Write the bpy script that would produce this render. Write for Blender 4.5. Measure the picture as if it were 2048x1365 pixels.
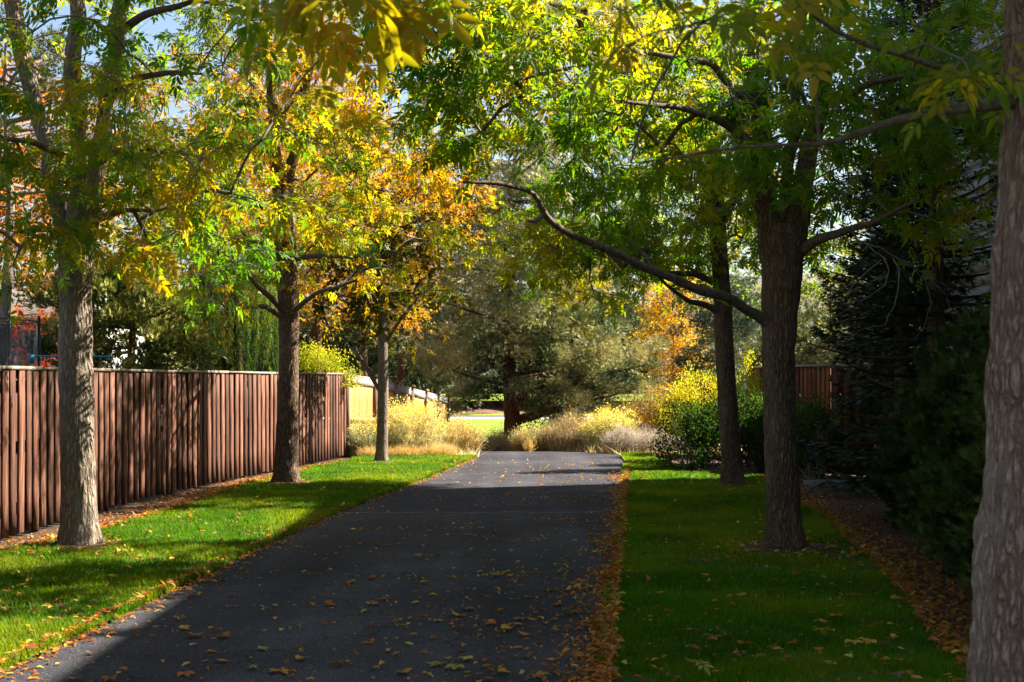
import bpy, math, random
import numpy as np
from mathutils import Vector, Matrix

# ------------------------------------------------------------------ clean
for _o in list(bpy.data.objects):
    bpy.data.objects.remove(_o, do_unlink=True)
S = bpy.context.scene
COL = S.collection
RNG = np.random.default_rng(7)
random.seed(7)

# ------------------------------------------------------------------ camera, world, sun, exposure
F, CX, HY, EH = 2844.0, 1024.0, 760.0, 1.65
cam_d = bpy.data.cameras.new('camera')
cam = bpy.data.objects.new('camera', cam_d)
COL.objects.link(cam)
cam.location = (0, 0, EH)
cam.rotation_euler = (math.radians(90), 0, 0)
cam_d.sensor_width = 36
cam_d.lens = F / 2048 * 36
cam_d.shift_y = (HY - 682.5) / 2048
cam_d.clip_start = 0.05
cam_d.clip_end = 3000
cam_d.dof.use_dof = True
cam_d.dof.focus_distance = 18
cam_d.dof.aperture_fstop = 6.3
S.camera = cam

SUN_AZ, SUN_EL = 70.0, 41.5
world = bpy.data.worlds.new('World')
S.world = world
world.use_nodes = True
wn = world.node_tree
wn.nodes.clear()
sky = wn.nodes.new('ShaderNodeTexSky')
sky.sky_type = 'NISHITA'
sky.sun_disc = False
sky.sun_elevation = math.radians(SUN_EL)
sky.sun_rotation = math.radians(SUN_AZ)
sky.dust_density = 1.8
bg = wn.nodes.new('ShaderNodeBackground')
bg.inputs['Strength'].default_value = 0.05
wo = wn.nodes.new('ShaderNodeOutputWorld')
wn.links.new(sky.outputs[0], bg.inputs[0])
wn.links.new(bg.outputs[0], wo.inputs[0])

sun_d = bpy.data.lights.new('sun', 'SUN')
sun_d.energy = 5.0
sun_d.angle = math.radians(0.53)
sun_d.color = (1.0, 0.91, 0.77)
sun = bpy.data.objects.new('sun', sun_d)
COL.objects.link(sun)
_a, _e = math.radians(SUN_AZ), math.radians(SUN_EL)
TO_SUN = Vector((math.sin(_a) * math.cos(_e), math.cos(_a) * math.cos(_e), math.sin(_e)))
sun.rotation_euler = (-TO_SUN).to_track_quat('-Z', 'Y').to_euler()
sun.location = (20, 20, 30)

S.view_settings.view_transform = 'Standard'
S.view_settings.look = 'None'
S.view_settings.gamma = 1.0
S.view_settings.exposure = 2.2
S.view_settings.use_curve_mapping = False
S.render.engine = 'CYCLES'
S.cycles.max_bounces = 8
S.cycles.diffuse_bounces = 4
S.cycles.transparent_max_bounces = 8
S.cycles.caustics_reflective = False
S.cycles.caustics_refractive = False

# ------------------------------------------------------------------ small helpers
def W(px, py, Y):
    "the place seen at photo pixel px, py at depth Y"
    return np.array(((px - CX) * Y / F, Y, EH - (py - HY) * Y / F))

def sstep(a, b, x):
    t = np.clip((x - a) / (b - a), 0, 1)
    return t * t * (3 - 2 * t)

def gz(x, y):
    "ground height: level lawn strip, then a gentle fall beyond the crest"
    return -0.72 * sstep(31.0, 46.0, np.asarray(y, float))

def vnoise(P, seed=0):
    P = np.asarray(P, float)
    i = np.floor(P).astype(np.int64)
    f = P - i
    u = f * f * (3 - 2 * f)
    out = np.zeros(len(P))
    for dx in (0, 1):
        for dy in (0, 1):
            for dz in (0, 1):
                h = ((i[:, 0] + dx) * 73856093) ^ ((i[:, 1] + dy) * 19349663) ^ ((i[:, 2] + dz) * 83492791) ^ (seed * 2654435761)
                h = (h ^ (h >> 13)) * 1274126177
                h = (h ^ (h >> 16)) & 0xFFFFFF
                w = (u[:, 0] if dx else 1 - u[:, 0]) * (u[:, 1] if dy else 1 - u[:, 1]) * (u[:, 2] if dz else 1 - u[:, 2])
                out += w * (h / 0xFFFFFF)
    return out

def fbm(P, seed=0, o=3):
    P = np.asarray(P, float)
    s, a, t = 0, 1.0, 0
    for k in range(o):
        s = s + a * vnoise(P * 2 ** k, seed + k)
        t += a
        a *= .5
    return s / t

def unit(v):
    v = np.asarray(v, float)
    return v / np.maximum(np.linalg.norm(v, axis=-1, keepdims=True), 1e-9)

def make_mesh(name, V, T, mat=None, col=None, smooth=False, uv=None):
    "mesh from numpy verts and tris (N,3) or quads (N,4)"
    me = bpy.data.meshes.new(name)
    V = np.asarray(V, np.float32)
    T = np.asarray(T, np.int32)
    n, k = T.shape
    me.vertices.add(len(V))
    me.vertices.foreach_set('co', V.ravel())
    me.loops.add(n * k)
    me.loops.foreach_set('vertex_index', T.ravel())
    me.polygons.add(n)
    me.polygons.foreach_set('loop_start', np.arange(0, n * k, k, dtype=np.int32))
    if smooth:
        me.polygons.foreach_set('use_smooth', np.ones(n, bool))
    me.update(calc_edges=True)
    if col is not None:
        at = me.attributes.new('col', 'FLOAT_COLOR', 'POINT')
        c = np.ones((len(V), 4), np.float32)
        c[:, :3] = col
        at.data.foreach_set('color', c.ravel())
    if mat:
        me.materials.append(mat)
    return me

def link(name, me, parent=None, kind=None):
    o = bpy.data.objects.new(name, me)
    COL.objects.link(o)
    if parent is not None:
        o.parent = parent
    if kind:
        o['kind'] = kind
    return o

def thing(name, label, cat, loc, group=None, rz=0.0):
    o = bpy.data.objects.new(name, None)
    COL.objects.link(o)
    o.location = loc
    o.rotation_euler = (0, 0, rz)
    o.empty_display_size = 0.2
    o['label'] = label
    o['category'] = cat
    if group:
        o['group'] = group
    return o

class Mesh:
    "collects triangles and quads (as tris) for one object"
    def __init__(self):
        self.V, self.T, self.C, self.n = [], [], [], 0
    def add(self, V, T, c=None):
        V = np.asarray(V, float).reshape(-1, 3)
        T = np.asarray(T, int)
        if T.shape[1] == 4:
            T = np.concatenate([T[:, [0, 1, 2]], T[:, [0, 2, 3]]])
        self.V.append(V)
        self.T.append(T + self.n)
        self.n += len(V)
        if c is not None:
            c = np.asarray(c, float)
            if c.ndim == 1:
                c = np.tile(c, (len(V), 1))
            self.C.append(c)
    def box(self, lo, hi, M=None, c=None):
        x0, y0, z0 = lo
        x1, y1, z1 = hi
        V = np.array([(x0, y0, z0), (x1, y0, z0), (x1, y1, z0), (x0, y1, z0), (x0, y0, z1), (x1, y0, z1), (x1, y1, z1), (x0, y1, z1)], float)
        if M is not None:
            V = V @ np.array(M.to_3x3()).T + np.array(M.translation)
        self.add(V, [(0, 3, 2, 1), (4, 5, 6, 7), (0, 1, 5, 4), (1, 2, 6, 5), (2, 3, 7, 6), (3, 0, 4, 7)], c)
    def build(self, name, mat, parent=None, kind=None, smooth=False, off=(0, 0, 0)):
        if not self.V:
            return None
        me = make_mesh(name, np.concatenate(self.V) - np.array(off), np.concatenate(self.T), mat, np.concatenate(self.C) if self.C else None, smooth)
        return link(name, me, parent, kind)

def tube(P, R, n=6, bark=0.0, seed=0, freq=16.0, cap=True):
    "tapered tube along polyline P with radii R -> V, quads"
    P = np.asarray(P, float)
    R = np.asarray(R, float)
    m = len(P)
    tan = unit(np.gradient(P, axis=0))
    ref = np.array((0.0, 1.0, 0.0)) if abs(tan[0][1]) < .9 else np.array((1.0, 0, 0))
    u = unit(np.cross(tan, ref))
    w = np.cross(tan, u)
    th = np.linspace(0, 2 * math.pi, n, endpoint=False)
    ring = u[:, None, :] * np.cos(th)[None, :, None] + w[:, None, :] * np.sin(th)[None, :, None]
    rad = np.repeat(R[:, None], n, 1)
    if bark > 0:
        L = np.concatenate([[0], np.cumsum(np.linalg.norm(np.diff(P, axis=0), axis=1))])
        q = np.stack([np.cos(th)[None, :] * rad * freq, np.sin(th)[None, :] * rad * freq, np.repeat(L[:, None], n, 1) * freq * .30], -1).reshape(-1, 3)
        q[:, 0] += (vnoise(q * .7, seed + 3) - .5) * 1.2
        a = np.abs(vnoise(q, seed) - .5) * 2
        b = np.abs(vnoise(q * 2.1 + 9, seed + 1) - .5) * 2
        big = fbm(q * .12 + 4, seed + 5) - .5
        d = (np.minimum(a * 1.6, 1) * .7 + np.minimum(b * 1.5, 1) * .3 - .6) * bark + big * bark * 2.2
        rad = rad + d.reshape(m, n) * np.clip(rad / .12, .25, 1)
    V = (P[:, None, :] + ring * rad[:, :, None]).reshape(-1, 3)
    i = np.arange(m - 1)[:, None] * n
    j = np.arange(n)[None, :]
    a = i + j
    b = i + (j + 1) % n
    T = np.stack([a, b, b + n, a + n], -1).reshape(-1, 4)
    return V, T

def resample(P, R, step):
    P = np.asarray(P, float)
    R = np.asarray(R, float)
    L = np.concatenate([[0], np.cumsum(np.linalg.norm(np.diff(P, axis=0), axis=1))])
    n = max(3, int(L[-1] / step) + 1)
    t = np.linspace(0, L[-1], n)
    # smooth the polyline a little before sampling
    td = np.linspace(0, L[-1], n * 3)
    Q = np.stack([np.interp(td, L, P[:, k]) for k in range(3)], -1)
    Q0, Q1 = Q[0].copy(), Q[-1].copy()
    for _ in range(6):
        Q[1:-1] = (Q[:-2] + 2 * Q[1:-1] + Q[2:]) / 4
    Q[0], Q[-1] = Q0, Q1
    P2 = np.stack([np.interp(t, td, Q[:, k]) for k in range(3)], -1)
    return P2, np.interp(t, L, R)

# ------------------------------------------------------------------ materials
def new_mat(name):
    m = bpy.data.materials.new(name)
    m.use_nodes = True
    nt = m.node_tree
    nt.nodes.clear()
    out = nt.nodes.new('ShaderNodeOutputMaterial')
    return m, nt, out

def N(nt, t, **kw):
    n = nt.nodes.new(t)
    for k, v in kw.items():
        if k.startswith('i_'):
            n.inputs[k[2:].replace('_', ' ')].default_value = v
        else:
            setattr(n, k, v)
    return n

def ramp(nt, fac, stops):
    r = nt.nodes.new('ShaderNodeValToRGB')
    el = r.color_ramp.elements
    while len(el) < len(stops):
        el.new(.5)
    for e, (p, c) in zip(el, stops):
        e.position = p
        e.color = (*c, 1)
    nt.links.new(fac, r.inputs[0])
    return r.outputs[0]

def coords(nt, scale=(1, 1, 1), kind='Object'):
    tc = nt.nodes.new('ShaderNodeTexCoord')
    mp = nt.nodes.new('ShaderNodeMapping')
    mp.inputs['Scale'].default_value = scale
    nt.links.new(tc.outputs[kind], mp.inputs[0])
    return mp.outputs[0]

def mix(nt, f, a, b, mode='MIX'):
    m = nt.nodes.new('ShaderNodeMix')
    m.data_type = 'RGBA'
    m.blend_type = mode
    for s, v in ((0, f), (6, a), (7, b)):
        if isinstance(v, (int, float)):
            m.inputs[s].default_value = v
        elif isinstance(v, tuple):
            m.inputs[s].default_value = (*v, 1)
        else:
            nt.links.new(v, m.inputs[s])
    return m.outputs[2]

def leaf_mat(name, trans=.5, tint=(1.5, 1.5, .7), rough=.5, spec=.35):
    m, nt, out = new_mat(name)
    at = N(nt, 'ShaderNodeAttribute', attribute_name='col')
    p = N(nt, 'ShaderNodeBsdfPrincipled', i_Roughness=rough)
    p.inputs['Specular IOR Level'].default_value = spec
    nt.links.new(at.outputs['Color'], p.inputs['Base Color'])
    vm = N(nt, 'ShaderNodeVectorMath', operation='MULTIPLY')
    nt.links.new(at.outputs['Color'], vm.inputs[0])
    vm.inputs[1].default_value = tint
    tr = N(nt, 'ShaderNodeBsdfTranslucent')
    nt.links.new(vm.outputs[0], tr.inputs[0])
    mx = N(nt, 'ShaderNodeMixShader')
    mx.inputs[0].default_value = trans
    nt.links.new(p.outputs[0], mx.inputs[1])
    nt.links.new(tr.outputs[0], mx.inputs[2])
    nt.links.new(mx.outputs[0], out.inputs[0])
    return m

def bark_mat(name, c1, c2, c3, scale=26.0, bump=.8, dist=.02):
    "furrowed bark: a stretched, warped crack network with fibrous grain"
    m, nt, out = new_mat(name)
    warp = N(nt, 'ShaderNodeTexNoise', i_Scale=1.0, i_Detail=4.0, i_Roughness=.6)
    nt.links.new(coords(nt, (scale * .5, scale * .5, scale * .22)), warp.inputs['Vector'])
    sc = N(nt, 'ShaderNodeVectorMath', operation='SCALE')
    sc.inputs['Scale'].default_value = 1.6
    nt.links.new(warp.outputs['Color'], sc.inputs[0])
    ad = N(nt, 'ShaderNodeVectorMath', operation='ADD')
    nt.links.new(coords(nt, (scale * 1.25, scale * 1.25, scale * .25)), ad.inputs[0])
    nt.links.new(sc.outputs[0], ad.inputs[1])
    vo = N(nt, 'ShaderNodeTexVoronoi', feature='DISTANCE_TO_EDGE', i_Scale=1.0)
    nt.links.new(ad.outputs[0], vo.inputs['Vector'])
    fib = N(nt, 'ShaderNodeTexNoise', i_Scale=1.0, i_Detail=6.0, i_Roughness=.7)
    nt.links.new(coords(nt, (scale * 3, scale * 3, scale * 1.1)), fib.inputs['Vector'])
    n2 = N(nt, 'ShaderNodeTexNoise', i_Scale=1.0, i_Detail=3.0)
    nt.links.new(coords(nt, (5, 5, 1.6)), n2.inputs['Vector'])
    mr = N(nt, 'ShaderNodeMapRange', interpolation_type='SMOOTHSTEP')
    mr.inputs[1].default_value = .0
    mr.inputs[2].default_value = .30
    nt.links.new(vo.outputs['Distance'], mr.inputs[0])
    c = ramp(nt, fib.outputs[0], [(.30, c1), (.48, c2), (.68, c3)])
    c = mix(nt, ramp(nt, mr.outputs[0], [(0, (.75, .75, .75)), (.7, (0, 0, 0))]), c, c1)
    c = mix(nt, ramp(nt, n2.outputs[0], [(.45, (0, 0, 0)), (.75, (.45, .45, .45))]), c, c3)
    p = N(nt, 'ShaderNodeBsdfPrincipled', i_Roughness=.92)
    p.inputs['Specular IOR Level'].default_value = .12
    nt.links.new(c, p.inputs['Base Color'])
    b1 = N(nt, 'ShaderNodeBump', i_Strength=bump, i_Distance=dist)
    nt.links.new(mr.outputs[0], b1.inputs['Height'])
    b2 = N(nt, 'ShaderNodeBump', i_Strength=bump * .8, i_Distance=dist * .5)
    nt.links.new(fib.outputs[0], b2.inputs['Height'])
    nt.links.new(b1.outputs[0], b2.inputs['Normal'])
    nt.links.new(b2.outputs[0], p.inputs['Normal'])
    nt.links.new(p.outputs[0], out.inputs[0])
    return m

def wood_mat(name, c1, c2, c3, grain=(40, 40, 2.2), rnd=.6):
    m, nt, out = new_mat(name)
    oi = N(nt, 'ShaderNodeObjectInfo')
    v = coords(nt, grain)
    ad = N(nt, 'ShaderNodeVectorMath', operation='ADD')
    sc = N(nt, 'ShaderNodeVectorMath', operation='SCALE')
    sc.inputs['Scale'].default_value = 1.0
    cb = N(nt, 'ShaderNodeCombineXYZ')
    mu = N(nt, 'ShaderNodeMath', operation='MULTIPLY')
    mu.inputs[1].default_value = 57.0
    nt.links.new(oi.outputs['Random'], mu.inputs[0])
    for k in range(3):
        nt.links.new(mu.outputs[0], cb.inputs[k])
    nt.links.new(v, ad.inputs[0])
    nt.links.new(cb.outputs[0], ad.inputs[1])
    n1 = N(nt, 'ShaderNodeTexNoise', i_Scale=1.0, i_Detail=5.0, i_Roughness=.6)
    nt.links.new(ad.outputs[0], n1.inputs['Vector'])
    c = ramp(nt, n1.outputs[0], [(.3, c1), (.5, c2), (.72, c3)])
    rr = ramp(nt, oi.outputs['Random'], [(0, (1 - rnd,) * 3), (1, (1 + rnd * .6,) * 3)])
    c = mix(nt, 1.0, c, rr, 'MULTIPLY')
    p = N(nt, 'ShaderNodeBsdfPrincipled', i_Roughness=.8)
    p.inputs['Specular IOR Level'].default_value = .2
    nt.links.new(c, p.inputs['Base Color'])
    b = N(nt, 'ShaderNodeBump', i_Strength=.35, i_Distance=.004)
    nt.links.new(n1.outputs[0], b.inputs['Height'])
    nt.links.new(b.outputs[0], p.inputs['Normal'])
    nt.links.new(p.outputs[0], out.inputs[0])
    return m

def noise_mat(name, stops, scale=3.0, rough=.9, bump=.3, bscale=40.0, bdist=.01, spec=.2, stretch=(1, 1, 1)):
    m, nt, out = new_mat(name)
    v = coords(nt, stretch)
    n1 = N(nt, 'ShaderNodeTexNoise', i_Scale=scale, i_Detail=8.0, i_Roughness=.65)
    nt.links.new(v, n1.inputs['Vector'])
    n2 = N(nt, 'ShaderNodeTexNoise', i_Scale=bscale, i_Detail=3.0)
    nt.links.new(v, n2.inputs['Vector'])
    c = ramp(nt, n1.outputs[0], stops)
    p = N(nt, 'ShaderNodeBsdfPrincipled', i_Roughness=rough)
    p.inputs['Specular IOR Level'].default_value = spec
    nt.links.new(c, p.inputs['Base Color'])
    b = N(nt, 'ShaderNodeBump', i_Strength=bump, i_Distance=bdist)
    nt.links.new(n2.outputs[0], b.inputs['Height'])
    nt.links.new(b.outputs[0], p.inputs['Normal'])
    nt.links.new(p.outputs[0], out.inputs[0])
    return m

def asphalt_mat():
    m, nt, out = new_mat('asphalt')
    v = coords(nt)
    big = N(nt, 'ShaderNodeTexNoise', i_Scale=.55, i_Detail=6.0, i_Roughness=.62, i_Distortion=.6)
    fine = N(nt, 'ShaderNodeTexNoise', i_Scale=85.0, i_Detail=4.0, i_Roughness=.75)
    vo = N(nt, 'ShaderNodeTexVoronoi', i_Scale=100.0)
    for n in (big, fine, vo):
        nt.links.new(v, n.inputs['Vector'])
    c = ramp(nt, big.outputs[0], [(.30, (.024, .0245, .030)), (.52, (.039, .0395, .048)), (.72, (.062, .0625, .074))])
    c = mix(nt, 1.0, c, ramp(nt, fine.outputs[0], [(.32, (.45, .45, .45)), (.68, (1.6, 1.57, 1.55))]), 'MULTIPLY')
    st = N(nt, 'ShaderNodeSeparateColor')
    nt.links.new(vo.outputs['Color'], st.inputs[0])
    c = mix(nt, ramp(nt, st.outputs[0], [(.86, (0, 0, 0)), (.93, (.45, .45, .45))]), c, (.15, .145, .14))
    # worn tracks along the path and a thin crack net
    sx = N(nt, 'ShaderNodeTexNoise', i_Scale=1.0, i_Detail=3.0)
    nt.links.new(coords(nt, (1.6, .05, 1)), sx.inputs['Vector'])
    c = mix(nt, 1.0, c, ramp(nt, sx.outputs[0], [(.35, (.8, .8, .8)), (.65, (1.2, 1.2, 1.2))]), 'MULTIPLY')
    wn_ = N(nt, 'ShaderNodeTexNoise', i_Scale=1.4, i_Detail=5.0)
    nt.links.new(v, wn_.inputs['Vector'])
    ad = N(nt, 'ShaderNodeVectorMath', operation='ADD')
    nt.links.new(coords(nt, (.42, .30, .42)), ad.inputs[0])
    sc = N(nt, 'ShaderNodeVectorMath', operation='SCALE')
    sc.inputs['Scale'].default_value = .5
    nt.links.new(wn_.outputs['Color'], sc.inputs[0])
    nt.links.new(sc.outputs[0], ad.inputs[1])
    cr = N(nt, 'ShaderNodeTexVoronoi', feature='DISTANCE_TO_EDGE', i_Scale=1.0)
    nt.links.new(ad.outputs[0], cr.inputs['Vector'])
    c = mix(nt, ramp(nt, cr.outputs['Distance'], [(0, (.7, .7, .7)), (.006, (0, 0, 0))]), c, (.012, .012, .013))
    p = N(nt, 'ShaderNodeBsdfPrincipled', i_Roughness=.95)
    p.inputs['Specular IOR Level'].default_value = .08
    nt.links.new(c, p.inputs['Base Color'])
    b = N(nt, 'ShaderNodeBump', i_Strength=.8, i_Distance=.004)
    nt.links.new(vo.outputs['Distance'], b.inputs['Height'])
    nt.links.new(b.outputs[0], p.inputs['Normal'])
    nt.links.new(p.outputs[0], out.inputs[0])
    return m

M_LEAF = leaf_mat('ash_leaf', .6, (2.0, 1.9, .5), .5, .25)
M_LEAF_FAR = leaf_mat('soft_leaf', .5, (1.4, 1.4, .6), .6, .2)
M_NEEDLE = leaf_mat('needle', .2, (1.2, 1.2, .7), .6, .2)
M_STRAW = leaf_mat('straw', .35, (1.2, 1.15, .8), .7, .15)
M_GRASS = leaf_mat('grass_blade', .5, (1.45, 1.45, .3), .55, .12)
M_LITTER = leaf_mat('dry_leaf', .3, (1.4, 1.1, .5), .6, .25)
M_BARK = bark_mat('ash_bark', (.05, .030, .018), (.14, .088, .056), (.26, .185, .13))
M_BARK_G = bark_mat('grey_bark', (.10, .070, .050), (.25, .195, .150), (.42, .35, .285), 24)
M_BARK_C = bark_mat('near_bark', (.15, .075, .052), (.39, .25, .195), (.50, .40, .355), 30)  # lightened bark stands in for sky light from behind the camera
M_LIMB = noise_mat('limb_bark', [(.3, (.055, .038, .027)), (.5, (.12, .088, .066)), (.72, (.22, .175, .14))], 22, .9, .6, 70, .006)
M_BARK_P = bark_mat('pale_bark', (.085, .06, .042), (.19, .145, .11), (.34, .285, .23), 30, .5)
M_BARK_R = bark_mat('red_bark', (.05, .02, .012), (.13, .055, .032), (.22, .11, .07), 20)
M_TWIG = noise_mat('twig', [(.3, (.09, .07, .055)), (.7, (.25, .21, .18))], 8, .85, .2)
M_DARKTWIG = noise_mat('dark_twig', [(.3, (.025, .018, .014)), (.7, (.06, .045, .035))], 8, .9, .2)
M_FENCE = wood_mat('stained_picket', (.045, .017, .010), (.125, .051, .031), (.27, .15, .105))
M_CAP = wood_mat('weathered_cap', (.18, .135, .10), (.27, .215, .17), (.38, .32, .27), (6, 40, 40))
M_RAIL = wood_mat('stained_rail', (.08, .035, .02), (.15, .07, .042), (.22, .11, .07), (3, 40, 40))
M_CEDAR = wood_mat('cedar_board', (.28, .14, .045), (.42, .225, .075), (.52, .31, .13), (40, 40, 2), .2)
M_CEDAR_P = wood_mat('cedar_post', (.10, .06, .035), (.17, .11, .07), (.25, .18, .13))
M_GREYW = wood_mat('silvered_board', (.20, .185, .17), (.30, .28, .26), (.40, .38, .36), (3, 40, 40), .15)
M_REDF = wood_mat('red_picket', (.09, .03, .016), (.16, .058, .03), (.22, .09, .05))
M_ASPHALT = asphalt_mat()

# ------------------------------------------------------------------ palettes
PAL = np.array([(.016, .060, .006), (.040, .125, .009), (.105, .205, .010), (.26, .225, .010), (.50, .265, .010), (.53, .19, .009), (.42, .095, .008), (.20, .05, .015)])
def palette(t, jit=.15):
    t = np.clip(t, 0, 1) * (len(PAL) - 1)
    i = np.clip(t.astype(int), 0, len(PAL) - 2)
    f = (t - i)[:, None]
    c = PAL[i] * (1 - f) + PAL[i + 1] * f
    return c * (1 + (RNG.random((len(t), 1)) - .5) * 2 * jit)

# ------------------------------------------------------------------ leaf templates (x along leaf, y across, z normal)
def leaflet(x0, y0, ang, ln, wd, fold=.25, full=False):
    ca, sa = math.cos(ang), math.sin(ang)
    if full:
        pr = [(0, 0, 0), (.3, .42, fold * .42), (.62, .36, fold * .36), (1, 0, -.12), (.62, -.36, fold * .36), (.3, -.42, fold * .42), (.5, 0, 0)]
        T = [(0, 6, 1), (1, 6, 2), (2, 6, 3), (3, 6, 4), (4, 6, 5), (5, 6, 0)]
    else:
        pr = [(0, 0, 0), (.42, .5, fold * .5), (1, 0, -.1), (.42, -.5, fold * .5)]
        T = [(0, 2, 1), (0, 3, 2)]
    V = []
    for a, b, c in pr:
        x, y = a * ln, b * wd
        V.append((x0 + x * ca - y * sa, y0 + x * sa + y * ca, c * (wd if abs(c) < .11 or True else ln)))
    return V, T

def blade(x0, y0, ang, ln, wd):
    ca, sa = math.cos(ang), math.sin(ang)
    V = [(x0 + x * ln * ca - y * wd * sa, y0 + x * ln * sa + y * wd * ca, z * wd) for x, y, z in ((.08, .5, .1), (.08, -.5, .1), (1, 0, 0))]
    return V, [(0, 1, 2)]

def join(parts):
    V, T = [], []
    for v, t in parts:
        n = len(V)
        V += v
        T += [tuple(i + n for i in f) for f in t]
    return np.array(V, float), np.array(T, int)

def ash_leaf(full):
    P = [leaflet(.115, 0, 0, .105, .044, full=full)]
    for x, l in ((.05, .078), (.10, .088)):
        for s in (1, -1):
            P.append(leaflet(x, s * .004, s * .85, l, .037, full=full))
    P.append(([(0, .0016, 0), (0, -.0016, 0), (.12, 0, 0)], [(0, 1, 2)]))
    return join(P)

TPL_ASH = ash_leaf(False)
TPL_ASH_F = ash_leaf(True)
TPL_MAPLE = join([blade(0, 0, a, l, .05) for a, l in ((0, .10), (.75, .085), (-.75, .085), (1.5, .055), (-1.5, .055))])
TPL_LEAF = join([leaflet(0, 0, 0, .07, .038)])
TPL_SPRAY = join([blade(0, 0, a, l, .023) for a, l in ((0, .13), (.5, .10), (-.5, .10))])
TPL_FAN = join([blade(0, 0, a, l, .021) for a, l in ((0, .10), (.35, .085), (-.35, .085), (.75, .06))])
TPL_STRAND = join([blade(x, 0, a, .05, .015) for x in (0, .05, .1) for a in (.4, -.4)])
TPL_DRY = join([leaflet(0, 0, 0, .075, .038, .55, True)])

def scatter(tpl, P, U, Wn, s, col, curl=0.0):
    "copies of a template: positions P, axes U, normals Wn, sizes s, colours -> V, T, C"
    V0, T0 = tpl
    U = unit(U)
    Vv = unit(np.cross(Wn, U))
    Wn = np.cross(U, Vv)
    s = np.asarray(s, float).reshape(-1, 1, 1)
    n_ = len(P)
    wy = 1.0
    zz = np.repeat(V0[None, :, 2], n_, 0)
    if curl:
        wy = (.75 + .5 * RNG.random((n_, 1)))[..., None]
        cu = RNG.normal(size=(n_, 2)) * curl
        zz = zz + (cu[:, :1] - curl * .6) * V0[None, :, 0] ** 2 + cu[:, 1:] * V0[None, :, 1] * V0[None, :, 0]
    V = P[:, None, :] + s * (V0[None, :, 0, None] * U[:, None, :] + wy * V0[None, :, 1, None] * Vv[:, None, :] + zz[:, :, None] * Wn[:, None, :])
    k = len(V0)
    T = T0[None] + (np.arange(len(P)) * k)[:, None, None]
    C = np.repeat(col, k, 0)
    return V.reshape(-1, 3), T.reshape(-1, 3), C

def in_ellipsoids(n, ells, shell=.45):
    vols = np.array([e[1][0] * e[1][1] * e[1][2] * (e[2] if len(e) > 2 else 1) for e in ells])
    k = RNG.choice(len(ells), n, p=vols / vols.sum())
    d = unit(RNG.normal(size=(n, 3)))
    r = RNG.random(n) ** shell
    c = np.array([e[0] for e in ells])[k]
    R = np.array([e[1] for e in ells])[k]
    return c + d * r[:, None] * R

# ------------------------------------------------------------------ deciduous trees
LEAF_CACHE = {}
def leaf_variant(tpl_name, tpl, q, mat):
    k = (tpl_name, q, mat.name)
    if k not in LEAF_CACHE:
        st = np.random.default_rng(q)
        c = palette(np.full(1, q / 15.0), 0)[0]
        V = tpl[0].copy()
        V[:, 2] += -1.1 * V[:, 0] ** 2 * (1 + st.random()) + .25 * np.abs(V[:, 1]) * (st.random() - .4)
        me = make_mesh('leaf', V, tpl[1], mat, np.tile(c, (len(V), 1)))
        LEAF_CACHE[k] = me
    return LEAF_CACHE[k]

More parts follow.
